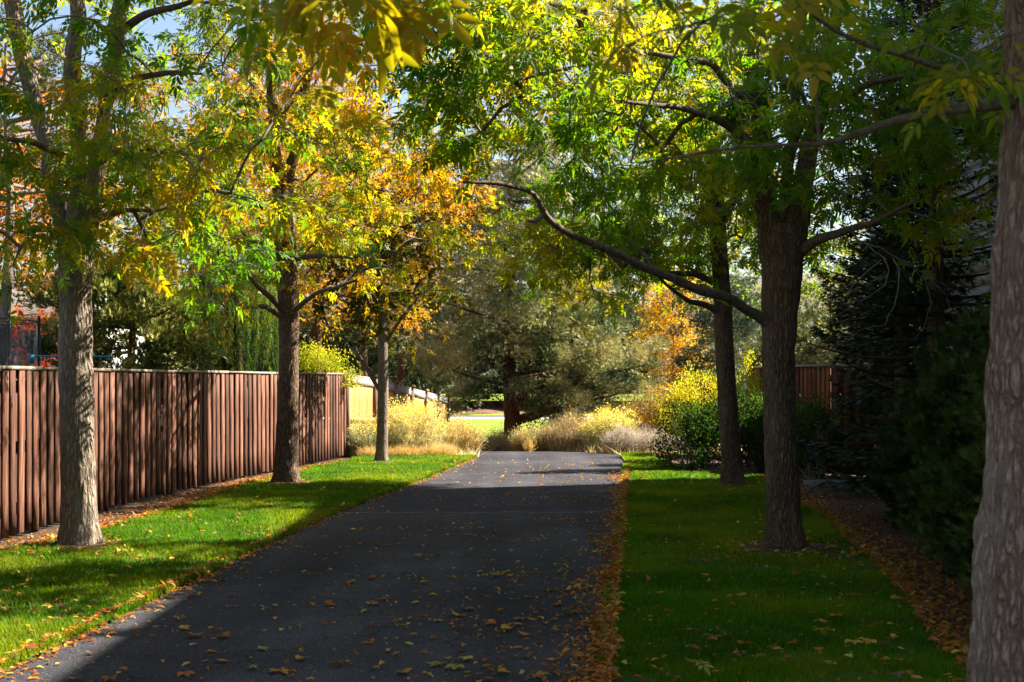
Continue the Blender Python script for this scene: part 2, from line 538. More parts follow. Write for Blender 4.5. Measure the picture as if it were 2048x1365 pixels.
def deciduous(name, label, cat, base, trunk, limbs, ells, n_targets, tone, spread=.16, tpl=TPL_ASH, tplf=TPL_ASH_F, leaf_s=1.0,
              per_twig=7, twigs=6, bark=None, group=None, singles=0, cut=None, gap=.36, bark_amp=.012, trunk_n=64, step=.04, lmat=None,
              low=0.0, sing_name='ash', twig_len=.5, seed=1, tone_fn=None, limb_part=True, droop=.45, tint=None):
    bark = bark or M_BARK
    lmat = lmat or M_LEAF
    base = np.array(base, float)
    root = thing(name, label, cat, base, group)
    # trunk
    P, R = resample([p for p, r in trunk], [r for p, r in trunk], step)
    hgt = P[:, 2] - base[2]
    R = R * (1 + .34 * np.exp(-np.maximum(hgt, 0) / .14))
    V, T = tube(P, R, trunk_n, bark_amp, seed)
    th = np.arange(trunk_n) / trunk_n * 2 * math.pi
    flare = 1 + .14 * np.sin(th * 5 + seed) + .09 * np.sin(th * 8 + seed * 2.3)
    Vr = V.reshape(len(P), trunk_n, 3)
    kf = np.exp(-np.maximum(hgt, 0) / .12)[:, None, None]
    Vr = P[:, None, :] + (Vr - P[:, None, :]) * (1 + kf * (flare[None, :, None] - 1))
    m = Mesh()
    m.add(Vr.reshape(-1, 3), T)
    m.build('trunk', bark, root, smooth=True, off=base)
    nodes, par, pres = [], [], []
    def add_chain(P, R, parent=-1):
        ids = []
        for p, r in zip(P, R):
            nodes.append(np.array(p))
            par.append(parent)
            pres.append(r)
            parent = len(nodes) - 1
            ids.append(parent)
        return ids
    Pk, Rk = resample([p for p, r in trunk], [r for p, r in trunk], .3)
    ok = Pk[:, 2] > base[2] + max(low, .8)
    add_chain(Pk[ok], Rk[ok])
    for lb in limbs:
        LP, LR = resample([p for p, r in lb], [r for p, r in lb], .08)
        wob = np.stack([vnoise(np.stack([np.arange(len(LP)) * .22, np.full(len(LP), k * 7.7 + len(nodes)), np.zeros(len(LP))], -1), seed) - .5 for k in range(3)], -1)
        LP = LP + wob * np.minimum(np.arange(len(LP)) / 6.0, 1)[:, None] * min(.10, .02 + LR.mean()) * .8
        nd = np.array(nodes)
        att = int(np.argmin(((nd - LP[0]) ** 2).sum(1))) if len(nodes) else -1
        ns = 28 if LR[0] > .06 else (12 if LR[0] > .02 else 6)
        V, T = tube(LP, LR, ns, bark_amp * .8 if LR[0] > .04 else .004, seed + len(nodes))
        m = Mesh()
        m.add(V, T)
        steep = abs(LP[-1][2] - LP[0][2]) > .75 * np.linalg.norm(LP[-1] - LP[0])
        m.build('limb', bark if steep and LR[0] > .04 else M_LIMB, root, smooth=True, off=base)
        add_chain(LP[::3], LR[::3], att)
    # targets in the crown
    tg = in_ellipsoids(n_targets * 2, ells)
    if cut is not None:
        tg = tg[cut(tg)]
    tg = tg[tg[:, 2] > base[2] + low][:n_targets]
    n0 = len(nodes)
    axis = np.array(nodes)
    d0 = np.array([np.min(((axis - p) ** 2).sum(1)) for p in tg])
    tg = tg[np.argsort(d0)]
    chains = []
    tips = []
    A = np.zeros((n0 + len(tg) * 40, 3))
    A[:n0] = axis
    na = n0
    for p in tg:
        dv = p - A[:na]
        d = np.sqrt((dv ** 2).sum(1))
        cost = d + .55 * np.maximum(0, -dv[:, 2] + .1)
        a = int(np.argmin(cost))
        L = d[a]
        n = min(38, max(2, int(L / .16)))
        t = np.linspace(0, 1, n + 1)[1:]
        q = A[a] + dv[a] * t[:, None]
        q[:, 2] += np.sin(t * math.pi) * .10 * L
        q += np.cumsum(RNG.normal(size=(n, 3)) * .018, 0)
        ids = [a]
        for x in q:
            nodes.append(x)
            par.append(ids[-1])
            pres.append(0)
            A[na] = x
            na += 1
            ids.append(na - 1)
        chains.append(ids)
        tips.append((q[-1], unit(q[-1] - A[ids[-2]])))
    cnt = np.zeros(na)
    for ids in chains:
        cnt[ids[-1]] += 1
    for k in range(na - 1, -1, -1):
        if par[k] >= 0:
            cnt[par[k]] += cnt[k]
    rad = .0045 * np.maximum(cnt, 1) ** .5
    tw = Mesh()
    for ids in chains:
        r = rad[ids[1:]]
        r = np.concatenate([[r[0] * 1.05], r])
        P = A[ids]
        if r[0] > .016 and limb_part:
            V, T = tube(P, r, 7)
            b = Mesh()
            b.add(V, T)
            b.build('branch', M_LIMB, root, smooth=True, off=base)
        else:
            V, T = tube(P, r, 4)
            tw.add(V, T)
    # twigs and leaves
    tp = np.array([t[0] for t in tips])
    td = np.array([t[1] for t in tips])
    K = twigs
    Pt = np.repeat(tp, K, 0)
    D = unit(np.repeat(td, K, 0) * .6 + RNG.normal(size=(len(Pt), 3)) * np.array((.8, .8, .45)))
    Lt = twig_len * (.5 + RNG.random(len(Pt)) * .8)
    end = Pt + D * Lt[:, None]
    end[:, 2] -= Lt * .15
    mid = (Pt + end) / 2
    mid[:, 2] += Lt * .05
    # thin triangular twigs
    side = unit(np.cross(D, RNG.normal(size=D.shape)))
    s2 = np.cross(D, side)
    k = len(Pt)
    ringA = [Pt + side * .0038, Pt - side * .0019 + s2 * .0033, Pt - side * .0019 - s2 * .0033]
    ringB = [mid + side * .0028, mid - side * .0014 + s2 * .0024, mid - side * .0014 - s2 * .0024]
    VV = np.stack(ringA + ringB + [end], 1).reshape(-1, 3)
    T0 = np.array([(0, 1, 4), (0, 4, 3), (1, 2, 5), (1, 5, 4), (2, 0, 3), (2, 3, 5), (3, 4, 6), (4, 5, 6), (5, 3, 6)])
    tw.add(VV, (T0[None] + (np.arange(k) * 7)[:, None, None]).reshape(-1, 3))
    tw.build('twigs', M_TWIG if bark is not M_BARK_R else bark, root, 'stuff', off=base)
    n = per_twig
    s = np.tile(np.linspace(.15, 1.0, n), k)
    ti = np.repeat(np.arange(k), n)
    s = np.clip(s + RNG.normal(size=len(s)) * .06, 0, 1)
    a = Pt[ti] * ((1 - s) ** 2)[:, None] + 2 * mid[ti] * (s * (1 - s))[:, None] + end[ti] * (s ** 2)[:, None]
    sd = unit(np.cross(D[ti], np.array((0, 0, 1.0))) + RNG.normal(size=(len(s), 3)) * .25) * np.where(np.arange(len(s)) % 2, 1, -1)[:, None]
    U = unit(D[ti] * .55 + sd * .8 + np.array((0, 0, -droop)) + RNG.normal(size=(len(s), 3)) * .3)
    Wn = unit(np.array((0, 0, 1.0)) + RNG.normal(size=(len(s), 3)) * .55)
    sz = leaf_s * (.62 + RNG.random(len(s)) * .62)
    tt = tone + (fbm(a * .9 + seed * 13.1, seed) - .5) * spread * 3.2 + (vnoise(a * 4.0 + 5, seed + 2) - .5) * spread * .7 + RNG.normal(size=len(s)) * spread * .25
    if tone_fn is not None:
        tt = tt + tone_fn(a)
    keep = (RNG.random(len(s)) < .95) & (fbm(a * 1.5 + 31.7, seed + 7) + RNG.normal(size=len(s)) * .04 > gap)
    if cut is not None:
        keep &= cut(a)
    a, U, Wn, sz, tt = a[keep], U[keep], Wn[keep], sz[keep], tt[keep]
    if singles:
        px = CX + F * a[:, 0] / np.maximum(a[:, 1], .1)
        py = HY - F * (a[:, 2] - EH) / np.maximum(a[:, 1], .1)
        vis = (a[:, 1] > 1) & (px > 0) & (px < 2048) & (py > 0) & (py < 1365)
        score = np.where(vis, sz / np.maximum(a[:, 1], .1), 0)
        pick = np.argsort(-score)[:min(singles, int(vis.sum()))]
        rest = np.ones(len(a), bool)
        rest[pick] = False
        for i in pick:
            q = int(np.clip(round(tt[i] * 15), 0, 15))
            o = link('leaf', leaf_variant(sing_name, tplf, q, lmat), root)
            u = unit(U[i])
            v = unit(np.cross(Wn[i], u))
            w = np.cross(u, v)
            M = Matrix(((u[0], v[0], w[0], 0), (u[1], v[1], w[1], 0), (u[2], v[2], w[2], 0), (0, 0, 0, 1)))
            o.matrix_basis = Matrix.Translation(a[i] - base) @ M @ Matrix.Scale(sz[i], 4)
        a, U, Wn, sz, tt = a[rest], U[rest], Wn[rest], sz[rest], tt[rest]
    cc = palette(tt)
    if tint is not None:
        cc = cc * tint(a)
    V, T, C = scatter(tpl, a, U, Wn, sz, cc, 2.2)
    link('foliage', make_mesh('foliage', V - base, T, lmat, C), root, 'stuff')
    return root

J3 = np.array
def pxl(Y, *pts):
    "a limb from photo pixels with radii in pixels; an optional 4th value shifts the depth"
    out = []
    for p in pts:
        y = Y + (p[3] if len(p) > 3 else 0)
        out.append((W(p[0], p[1], y), p[2] * y / F))
    return out

# ================================================================== SETTING
Y_F = [-2, 6, 14.4, 17.7, 21.8, 25.4, 30.3]
X_F = [-5.45, -5.36, -5.2, -5.13, -4.79, -4.23, -3.56]
def fence_x(y): return np.interp(y, Y_F, X_F)
def path_l(y): return np.interp(y, [-6, 0, 8.09, 10.67, 13.4, 16.76, 20, 23.2, 27, 30.7, 34, 37, 42, 60], [-3.6, -3.25, -2.80, -2.62, -2.45, -2.2, -1.83, -1.42, -1.0, -.64, -1.5, -2.3, -2.0, -1.6])
def path_r(y): return np.interp(y, [-6, 0, 7.757, 12.03, 15, 19.55, 24, 29.3, 31, 34, 37, 42, 60], [-.55, -.15, .44, .81, 1.08, 1.47, 1.86, 2.27, 2.36, 1.0, -.25, -.2, .6])
def lawn_r(y): return np.interp(y, [-6, 2, 8.1, 12.35, 16, 19.6, 23.6, 24.6, 27, 31], [1.0, 1.9, 2.62, 3.28, 3.65, 3.97, 4.25, 3.4, 3.1, 2.95])
def lawn_l(y): return fence_x(y) + np.interp(y, [0, 12, 15, 18, 22, 26, 30], [.35, .32, .7, .85, .62, .45, .5])

def ragged(y, k): return .11 * (fbm(np.stack([np.asarray(y, float) * 1.3, np.asarray(y, float) * 0 + k, np.asarray(y, float) * 0], -1), 17) - .5)

def strip(name, ys, xl, xr, z, mat, nx=10, skirt=0.0, bump=0.0, kind='structure'):
    ys = np.asarray(ys, float)
    s = np.linspace(0, 1, nx)
    X = xl[:, None] * (1 - s) + xr[:, None] * s
    Yy = np.repeat(ys[:, None], nx, 1)
    Z = gz(X, Yy) + z
    if bump:
        Z = Z + (fbm(np.stack([X.ravel() * .8, Yy.ravel() * .8, X.ravel() * 0], -1), 3).reshape(Z.shape) - .5) * bump
    V = np.stack([X, Yy, Z], -1).reshape(-1, 3)
    i = (np.arange(len(ys) - 1) * nx)[:, None]
    j = np.arange(nx - 1)[None]
    a = i + j
    T = np.stack([a, a + 1, a + 1 + nx, a + nx], -1).reshape(-1, 4)
    if skirt:
        n = len(V)
        E = np.concatenate([np.arange(len(ys)) * nx, np.arange(len(ys)) * nx + nx - 1])
        B = V[E].copy()
        B[:, 2] -= skirt
        V = np.concatenate([V, B])
        m = len(ys)
        t = []
        for e in (0, 1):
            for k in range(m - 1):
                q = (E[e * m + k], E[e * m + k + 1], n + e * m + k + 1, n + e * m + k)
                t.append(q if e == 0 else q[::-1])
        T = np.concatenate([T, np.array(t)])
    return link(name, make_mesh(name, V, T, mat, smooth=True), kind=kind)

M_SOIL = noise_mat('soil', [(.3, (.034, .021, .013)), (.55, (.065, .042, .027)), (.75, (.12, .085, .06))], 5, .95, .6, 60, .02)
M_LAWN = noise_mat('lawn_base', [(.3, (.02, .055, .008)), (.6, (.04, .085, .012)), (.8, (.07, .10, .02))], 6, .95, .6, 120, .02)
M_FARLAWN = noise_mat('mown_lawn', [(.3, (.11, .16, .012)), (.6, (.17, .21, .018)), (.8, (.22, .24, .03))], 1.2, .9, .4, 60, .02, stretch=(.3, 1.6, 1))
M_MULCH = noise_mat('mulch', [(.3, (.10, .045, .025)), (.6, (.19, .10, .06)), (.8, (.27, .17, .11))], 3, .95, .6, 30, .03)
M_CONC = noise_mat('pale_concrete', [(.3, (.34, .32, .30)), (.7, (.48, .46, .44))], 2, .9, .2, 40, .005)

# one ground sheet to the horizon
yy = np.concatenate([[-60, -20, -6], np.arange(0, 60, 1.0), np.arange(60, 140, 8.0), [170, 250, 500, 1200]])
xs = np.array([-1200, -300, -90, -40, -20, -12, -8, -6, -4, -2, 0, 2, 4, 6, 8, 12, 20, 40, 90, 300, 1200], float)
Xg, Yg = np.meshgrid(xs, yy)
Vg = np.stack([Xg, Yg, gz(Xg, Yg)], -1).reshape(-1, 3)
ai = (np.arange(len(yy) - 1) * len(xs))[:, None] + np.arange(len(xs) - 1)[None]
Tg = np.stack([ai, ai + 1, ai + 1 + len(xs), ai + len(xs)], -1).reshape(-1, 4)
link('ground', make_mesh('ground', Vg, Tg, M_SOIL, smooth=True), kind='structure')

ys = np.arange(-6, 60.1, .5)
strip('path', ys, path_l(ys), path_r(ys), .012, M_ASPHALT, 12)
ys = np.arange(-5, 30.3, .2)
strip('lawn', ys, lawn_l(ys), path_l(ys) - .05 + ragged(ys, 3), .035, M_LAWN, 14, .05, .02)
ys = np.arange(-5, 31.1, .2)
strip('lawn', ys, path_r(ys) + .06 + ragged(ys, 9), lawn_r(ys), .035, M_LAWN, 14, .05, .02)
# the sealed joint across the path
jm = Mesh()
jx = np.linspace(path_l(17.4) + .05, path_r(17.6) - .04, 40)
jy = 17.55 + (vnoise(np.stack([jx * 3, jx * 0, jx * 0], -1), 5) - .5) * .10 + jx * .02
jw = .018 + .012 * vnoise(np.stack([jx * 9, jx * 0, jx * 0], -1), 8)
jv = np.stack([np.stack([jx, jy - jw, jx * 0 + .0165], -1), np.stack([jx, jy + jw, jx * 0 + .0165], -1)], 1).reshape(-1, 3)
k = np.arange(39) * 2
jm.add(jv, np.stack([k, k + 2, k + 3, k + 1], -1))
jm.build('path_joint', noise_mat('joint_sand', [(.3, (.12, .115, .11)), (.7, (.21, .20, .19))], 20, .9), kind='structure')

# far lawns, walks and mulch beyond the crest
def patch(name, x0, x1, y0, y1, z, mat, n=14, wav=.6, seed=0):
    s = np.linspace(0, 1, n)
    V = []
    for e, y in ((0, y0), (1, y1)):
        x = x0 + (x1 - x0) * s
        V.append(np.stack([x, y + (vnoise(np.stack([x * .12, x * 0 + e * 9, x * 0], -1), seed) - .5) * wav, x * 0 - .72 + z], -1))
    V = np.concatenate(V)
    a = np.arange(n - 1)
    T = np.stack([a, a + 1, a + 1 + n, a + n], -1)
    return link(name, make_mesh(name, V, T, mat), kind='structure')
patch('lawn', -9, 12, 47, 84, .02, M_FARLAWN, 14, 1.2, 1)
patch('walkway', -14, 16, 84.5, 89, .024, M_CONC, 14, .8, 2)
patch('driveway', -14, 16, 89, 93, .028, noise_mat('worn_asphalt', [(.3, (.07, .07, .075)), (.7, (.11, .11, .115))], 3), 14, .3, 2)
patch('lawn', -14, 16, 93, 99, .03, M_FARLAWN, 14, .8, 4)
patch('lawn', -16, 18, 99.5, 150, .9, M_FARLAWN, 14, .8, 5)
# mulch bank between the two far lawns
bm_ = Mesh()
nb = 30
bx = np.linspace(-16, 18, nb)
for k in range(nb - 1):
    pass
rows = []
for t, z in ((0, .03), (.35, .45), (.7, .80), (1, .905)):
    rows.append(np.stack([bx, 98.8 + t * 6 + np.sin(bx * .5) * .5, bx * 0 - .72 + z + (vnoise(np.stack([bx, bx * 0 + t * 9, bx * 0], -1), 4) - .5) * .15], -1))
V = np.concatenate(rows)
a = (np.arange(3) * nb)[:, None] + np.arange(nb - 1)[None]
link('mulch_bank', make_mesh('mulch_bank', V, np.stack([a, a + 1, a + 1 + nb, a + nb], -1).reshape(-1, 4), M_MULCH, smooth=True), kind='structure')

for k_, (tx, ty, tr) in enumerate(((-4.2, 13.8, .46), (-3.52, 22.1, .45), (-2.56, 27.9, .32), (2.6, 13.6, .50), (3.38, 21.8, .42), (1.93, 5.4, .55))):
    a_ = np.linspace(0, 2 * math.pi, 28, endpoint=False)
    rr_ = tr * (.75 + .6 * vnoise(np.stack([np.cos(a_) * 1.6, np.sin(a_) * 1.6, a_ * 0 + k_ * 5], -1), 12))
    Vp = np.concatenate([[(tx, ty, .085)], np.stack([tx + rr_ * .55 * np.cos(a_), ty + rr_ * .55 * np.sin(a_), a_ * 0 + .068], -1), np.stack([tx + rr_ * np.cos(a_), ty + rr_ * np.sin(a_), a_ * 0 + .030], -1)])
    t_ = [(0, 1 + k, 1 + (k + 1) % 28) for k in range(28)]
    for k in range(28):
        e = (k + 1) % 28
        t_ += [(1 + k, 29 + k, 29 + e), (1 + k, 29 + e, 1 + e)]
    link('soil', make_mesh('soil', Vp, np.array(t_), M_SOIL, smooth=True), kind='structure')

# ------------------------------------------------------------------ grass blades
def grass(n, ya, yb, fl, fr, seed, pw=1.35):
    u = RNG.random(n * 2)
    y = ya * (yb / ya) ** (u ** (1 / pw)) if pw != 1 else ya * (yb / ya) ** u
    s = RNG.random(n * 2)
    x = fl(y) + (fr(y) - fl(y)) * s
    clump = fbm(np.stack([x * 3, y * 3, x * 0], -1), seed)
    keep = RNG.random(n * 2) < np.clip((clump - .2) * 1.9, .25, 1)
    for tx, ty, tr in ((-4.2, 13.8, .42), (-3.52, 22.1, .42), (-2.56, 27.9, .3), (2.6, 13.6, .45), (3.38, 21.8, .4), (1.93, 5.4, .5)):
        keep &= (np.hypot(x - tx, y - ty) > tr * (.6 + .8 * RNG.random(n * 2)))
    worn = fbm(np.stack([x * .55, y * .55, x * 0 + 7], -1), seed + 9)
    keep &= RNG.random(n * 2) < np.clip(1.9 - worn * 2.0, .3, 1)
    x, y, clump = x[keep][:n], y[keep][:n], clump[keep][:n]
    n = len(x)
    h = (.022 + .042 * RNG.random(n) ** 1.5) * (.45 + clump * 1.1)
    w = .0026 * (1 + y / 9)
    ang = RNG.random(n) * 2 * math.pi
    lean = np.stack([np.cos(ang), np.sin(ang)], -1) * (h * (.25 + .6 * RNG.random(n)))[:, None]
    sd = np.stack([-np.sin(ang + RNG.normal(size=n) * .6), np.cos(ang)], -1) * w[:, None]
    z0 = np.full(n, .03)
    B = np.stack([x, y, z0], -1)
    A1 = B.copy(); A1[:, :2] -= sd
    A2 = B.copy(); A2[:, :2] += sd
    Tt = B.copy(); Tt[:, :2] += lean; Tt[:, 2] += h
    V = np.stack([A1, A2, Tt], 1).reshape(-1, 3)
    T = np.arange(n * 3).reshape(-1, 3)
    dry = np.clip(fbm(np.stack([x * .9, y * .9, x * 0 + 3], -1), seed + 4) * 2.0 - .75, 0, 1)[:, None] + (RNG.random((n, 1)) < .06) * .6
    g = np.array((.058, .150, .005)) * (.6 + .8 * RNG.random((n, 1))) * (.55 + .9 * fbm(np.stack([x * 1.7, y * 1.7, x * 0 + 11], -1), seed + 6))[:, None]
    g2 = np.array((.20, .25, .008)) * (.8 + .4 * RNG.random((n, 1)))
    C = g * (1 - np.clip(dry, 0, 1)) + g2 * np.clip(dry, 0, 1)
    return V, T, np.repeat(C, 3, 0)
g1 = grass(310000, 7.0, 30.2, lawn_l, lambda y: path_l(y) - .02 + ragged(y, 3), 11)
g2 = grass(250000, 5.5, 31.0, lambda y: path_r(y) + .03 + ragged(y, 9), lawn_r, 21)
V = np.concatenate([g1[0], g2[0]])
T = np.concatenate([g1[1], g2[1] + len(g1[0])])
link('grass', make_mesh('grass', V, T, M_GRASS, np.concatenate([g1[2], g2[2]])), kind='stuff')

# ------------------------------------------------------------------ fallen leaves
def along_edge(n, fe, y0, y1, sign, width):
    y = y0 * (y1 / y0) ** RNG.random(n)
    dn = vnoise(np.stack([y * 1.1, y * 0, y * 0 + sign], -1), 33)
    keep = RNG.random(n) < .35 + dn
    y = y[keep]
    d = RNG.exponential(1.0, len(y)) * width
    return np.stack([fe(y) + sign * d - sign * .10, y], -1)
L = []
L.append(('edge', along_edge(8500, path_r, 5.5, 25, -1, .085)))
L.append(('edge', along_edge(600, path_r, 5, 13, -1, .42)))
L.append(('ledge', along_edge(3200, path_l, 7, 30, 1, .09)))
n = 2000
y = 6.5 * (29 / 6.5) ** RNG.random(n)
s = RNG.random(n) ** .6
y = y * (1 + .10 * (vnoise(np.stack([y * 2, s * 4, y * 0], -1), 61) - .5))
L.append(('path', np.stack([path_l(y) + (path_r(y) - path_l(y)) * s, y], -1)))
n = 1500
y = 6.5 * (29 / 6.5) ** RNG.random(n)
L.append(('lawnl', np.stack([lawn_l(y) + (path_l(y) - lawn_l(y)) * RNG.random(n), y], -1)))
n = 1300
y = 6 * (28 / 6) ** RNG.random(n)
L.append(('lawnr', np.stack([path_r(y) + (lawn_r(y) - path_r(y)) * RNG.random(n), y], -1)))
n = 11000
y = 5 + RNG.random(n) * 20
L.append(('bed', np.stack([lawn_r(y) - .12 + RNG.exponential(.32, n), y], -1)))
n = 11000
y = 8 + RNG.random(n) * 20
L.append(('lbed', np.stack([lawn_l(y) + .12 - RNG.exponential(.34, n), y], -1)))
for cx, cy, n, r in ((2.6, 13.5, 600, .55), (-4.2, 13.7, 350, .4), (-3.5, 22.0, 250, .4), (3.35, 21.7, 200, .4), (1.95, 5.4, 300, .5)):
    L.append(('tree', np.stack([cx + RNG.normal(size=n) * r, cy + RNG.normal(size=n) * r * .9], -1)))
zone = np.concatenate([[z] * len(p) for z, p in L])
XY = np.concatenate([p for z, p in L])
ok = XY[:, 0] > fence_x(XY[:, 1]) + .05
zone, XY = zone[ok], XY[ok]
n = len(XY)
on_lawn = ((XY[:, 0] > lawn_l(XY[:, 1])) & (XY[:, 0] < path_l(XY[:, 1]) - .06)) | ((XY[:, 0] > path_r(XY[:, 1]) + .06) & (XY[:, 0] < lawn_r(XY[:, 1])))
Z = np.where(on_lawn, .062, np.where(np.abs(XY[:, 0] - (path_l(XY[:, 1]) + path_r(XY[:, 1])) / 2) < 2, .016, .006)) + gz(XY[:, 0], XY[:, 1])
Z += RNG.random(n) * np.where((zone == 'edge') | (zone == 'bed') | (zone == 'lbed'), .035, .008) * np.where(np.abs(XY[:, 0] - path_r(XY[:, 1])) < .35, 1, .4)
P3 = np.stack([XY[:, 0], XY[:, 1], Z + .004], -1)
ang = RNG.random(n) * 2 * math.pi
tl = RNG.normal(size=(n, 2)) * np.where(on_lawn, .3, .17)[:, None]
U = np.stack([np.cos(ang), np.sin(ang), np.abs(tl[:, 0]) * .7], -1)
Wn = np.stack([tl[:, 1], tl[:, 0], np.ones(n)], -1)
sz = .30 + RNG.random(n) ** 2.2 * .8
DRY = np.array([(.50, .30, .045), (.46, .21, .03), (.36, .12, .022), (.24, .085, .028), (.20, .11, .05), (.30, .29, .05), (.48, .38, .10)])
pr = {'edge': (.10, .27, .30, .2, .11, .01, .01), 'bed': (.05, .2, .3, .28, .17, 0, 0), 'lbed': (.1, .25, .25, .2, .2, 0, 0), 'ledge': (.2, .3, .25, .14, .08, .02, .01)}
q = np.array([RNG.choice(7, p=pr.get(z, (.28, .24, .15, .10, .09, .07, .07))) for z in zone])
score = np.where((P3[:, 1] > 6), sz / P3[:, 1] ** 1.6, 0)
px = CX + F * P3[:, 0] / P3[:, 1]
py = HY - F * (P3[:, 2] - EH) / P3[:, 1]
score = np.where((px > 5) & (px < 1930) & (py < 1360) & np.isin(zone, ['path', 'lawnl', 'lawnr', 'edge']), score * np.where(zone == 'edge', .55, 1), 0)
pick = np.argsort(-score)[:300]
names = ['yellow', 'amber', 'orange', 'rusty brown', 'dull tan', 'olive green', 'pale straw']
def leaf_words(i, kind):
    x, y = P3[i, 0], P3[i, 1]
    f = (x - path_l(y)) / (path_r(y) - path_l(y))
    z = str(zone[i])
    far = 'close to the near end' if y < 8.6 else ('a few steps along' if y < 11 else 'farther along')
    size = 'small' if sz[i] < .62 else ('large' if sz[i] > .85 else 'middling')
    shape = {0: 'narrow', 1: 'many fingered', 2: 'three lobed'}[kind]
    far = 'nearest stretch' if y < 8.6 else ('next stretch' if y < 11 else 'farther stretch')
    where = {'path': ('left part' if f < .34 else ('middle' if f < .67 else 'right part')) + ' of dark path', 'edge': 'drift at right path edge', 'lawnl': 'fence side lawn', 'lawnr': 'shaded right lawn'}[z]
    return f'{size} {names[q[i]]} {shape} fallen leaf, {where}, {far}'
def dry_template(st, kind):
    if kind == 0:
        V, T = TPL_DRY[0].copy(), TPL_DRY[1]
    elif kind == 1:
        V, T = TPL_ASH_F[0].copy() * .85, TPL_ASH_F[1]
    else:
        V, T = join([leaflet(0, 0, a, l, .045, .3, True) for a, l in ((0, .085), (.8, .07), (-.8, .07))])
    c1, c2, c3 = st.normal(size=3)
    V = V.copy()
    V[:, 2] += c1 * 3.2 * (V[:, 0] - .04) ** 2 + abs(c2) * 9 * V[:, 1] ** 2 + c3 * 2.5 * V[:, 0] * V[:, 1]
    V[:, 2] -= V[:, 2].min()
    return V, T
FL = {}
for i in pick:
    v = int(RNG.integers(0, 6))
    kind = (0, 0, 0, 2, 0, 2)[v] if q[i] not in (5,) else (1, 0, 2, 1, 0, 2)[v]
    key = (kind, v, int(q[i]))
    if key not in FL:
        V, T = dry_template(np.random.default_rng(v * 17 + kind), kind)
        cc = np.tile(DRY[q[i]], (len(V), 1)) * (.75 + .5 * np.random.default_rng(v).random((len(V), 1)))
        FL[key] = make_mesh('fallen_leaf', V, T, M_LITTER, cc)
    o = link('fallen_leaf', FL[key])
    o.location = P3[i]
    o.rotation_euler = (tl[i, 0] * .5, tl[i, 1] * .5, ang[i])
    o.scale = (sz[i] * 1.05,) * 3
    o['label'] = leaf_words(i, kind)
    o['category'] = 'fallen leaf'
    o['group'] = o['label'].replace('fallen leaf', 'fallen leaves')
rest = np.ones(n, bool)
rest[pick] = False
lm = Mesh()
for tpl_, sel in ((TPL_DRY, rest & (P3[:, 1] < 12)), (TPL_LEAF, rest & (P3[:, 1] >= 12))):
    V, T, C = scatter(tpl_, P3[sel], U[sel], Wn[sel], sz[sel], DRY[q[sel]] * (.7 + .6 * RNG.random((int(sel.sum()), 1))), 5.0)
    lm.add(V, T, C)
lm.build('leaf_litter', M_LITTER, None, 'stuff')

# ================================================================== FENCES
def fence_poly(pts, step):
    P = np.array(pts, float)
    L = np.concatenate([[0], np.cumsum(np.linalg.norm(np.diff(P, axis=0), axis=1))])
    t = np.arange(0, L[-1], step)
    Q = np.stack([np.interp(t, L, P[:, k]) for k in range(2)], -1)
    Q2 = np.stack([np.interp(np.minimum(t + .05, L[-1]), L, P[:, k]) for k in range(2)], -1)
    Q1 = np.stack([np.interp(np.maximum(t - .05, 0), L, P[:, k]) for k in range(2)], -1)
    d = unit(Q2 - Q1)
    return t, Q, np.arctan2(d[:, 1], d[:, 0]), L[-1], (lambda s: np.stack([np.interp(s, L, P[:, k]) for k in range(2)], -1))

def board_mesh(name, w, t, h, mat, seed, chip=.004):
    st = np.random.default_rng(seed)
    m = Mesh()
    nz = 5
    V = []
    for k in range(nz):
        z = h * k / (nz - 1)
        b = st.normal() * .004
        for x, y in ((-w / 2, -t / 2), (w / 2, -t / 2), (w / 2, t / 2), (-w / 2, t / 2)):
            V.append((x + b + st.normal() * chip * .3, y + st.normal() * chip * .4, z + (st.normal() * chip if k in (0, nz - 1) else 0)))
    T = []
    for k in range(nz - 1):
        for e in range(4):
            a, b2 = k * 4 + e, k * 4 + (e + 1) % 4
            T.append((a, b2, b2 + 4, a + 4))
    T += [(3, 2, 1, 0), tuple((nz - 1) * 4 + e for e in range(4))]
    m.add(V, T)
    me = make_mesh(name, np.concatenate(m.V), np.concatenate(m.T), mat)
    return me

def bar_between(name, a, b, w, h, mat, parent, base, sag=0.0, seed=0):
    "a horizontal board from a to b (3-D points on its underside), w across, h tall"
    a, b = np.array(a, float), np.array(b, float)
    d = b - a
    Ln = np.linalg.norm(d)
    m = Mesh()
    m.box((0, -w / 2, 0), (Ln, w / 2, h))
    o = m.build(name, mat, parent)
    o.location = Vector(a - base)
    o.rotation_euler = (0, -math.asin(d[2] / Ln), math.atan2(d[1], d[0]))
    return o

# --- long stained shadow-box fence at the left
fb = np.array((-5.2, 14.4, 0))
fence = thing('picket_fence', 'long brown stained board fence with alternating pickets and flat cap, curving along the sunny lawn', 'fence', fb)
pts = [(fence_x(y), y) for y in np.linspace(8, 30.3, 10)]
SP = .222
t, Q, rz, FL_len, at = fence_poly(pts, SP)
PM = [board_mesh('picket', .14, .019, 1.70, M_FENCE, s) for s in range(6)]
for k in range(len(t)):
    for row in (0, 1):
        s = t[k] + row * SP / 2
        if s > FL_len - .05:
            continue
        p = at(s)
        nrm = np.array((math.sin(rz[k]), -math.cos(rz[k])))       # towards the lawn
        o = link('picket', PM[int(RNG.integers(0, 6))], fence)
        off = .048 if row == 0 else -.048
        o.location = (p[0] + nrm[0] * off - fb[0], p[1] + nrm[1] * off - fb[1], .05 + RNG.normal() * .008)
        o.rotation_euler = (RNG.normal() * .004, RNG.normal() * .006, rz[k] + RNG.normal() * .02)
        o.scale = (1 + RNG.normal() * .03, 1, 1 + RNG.normal() * .003)
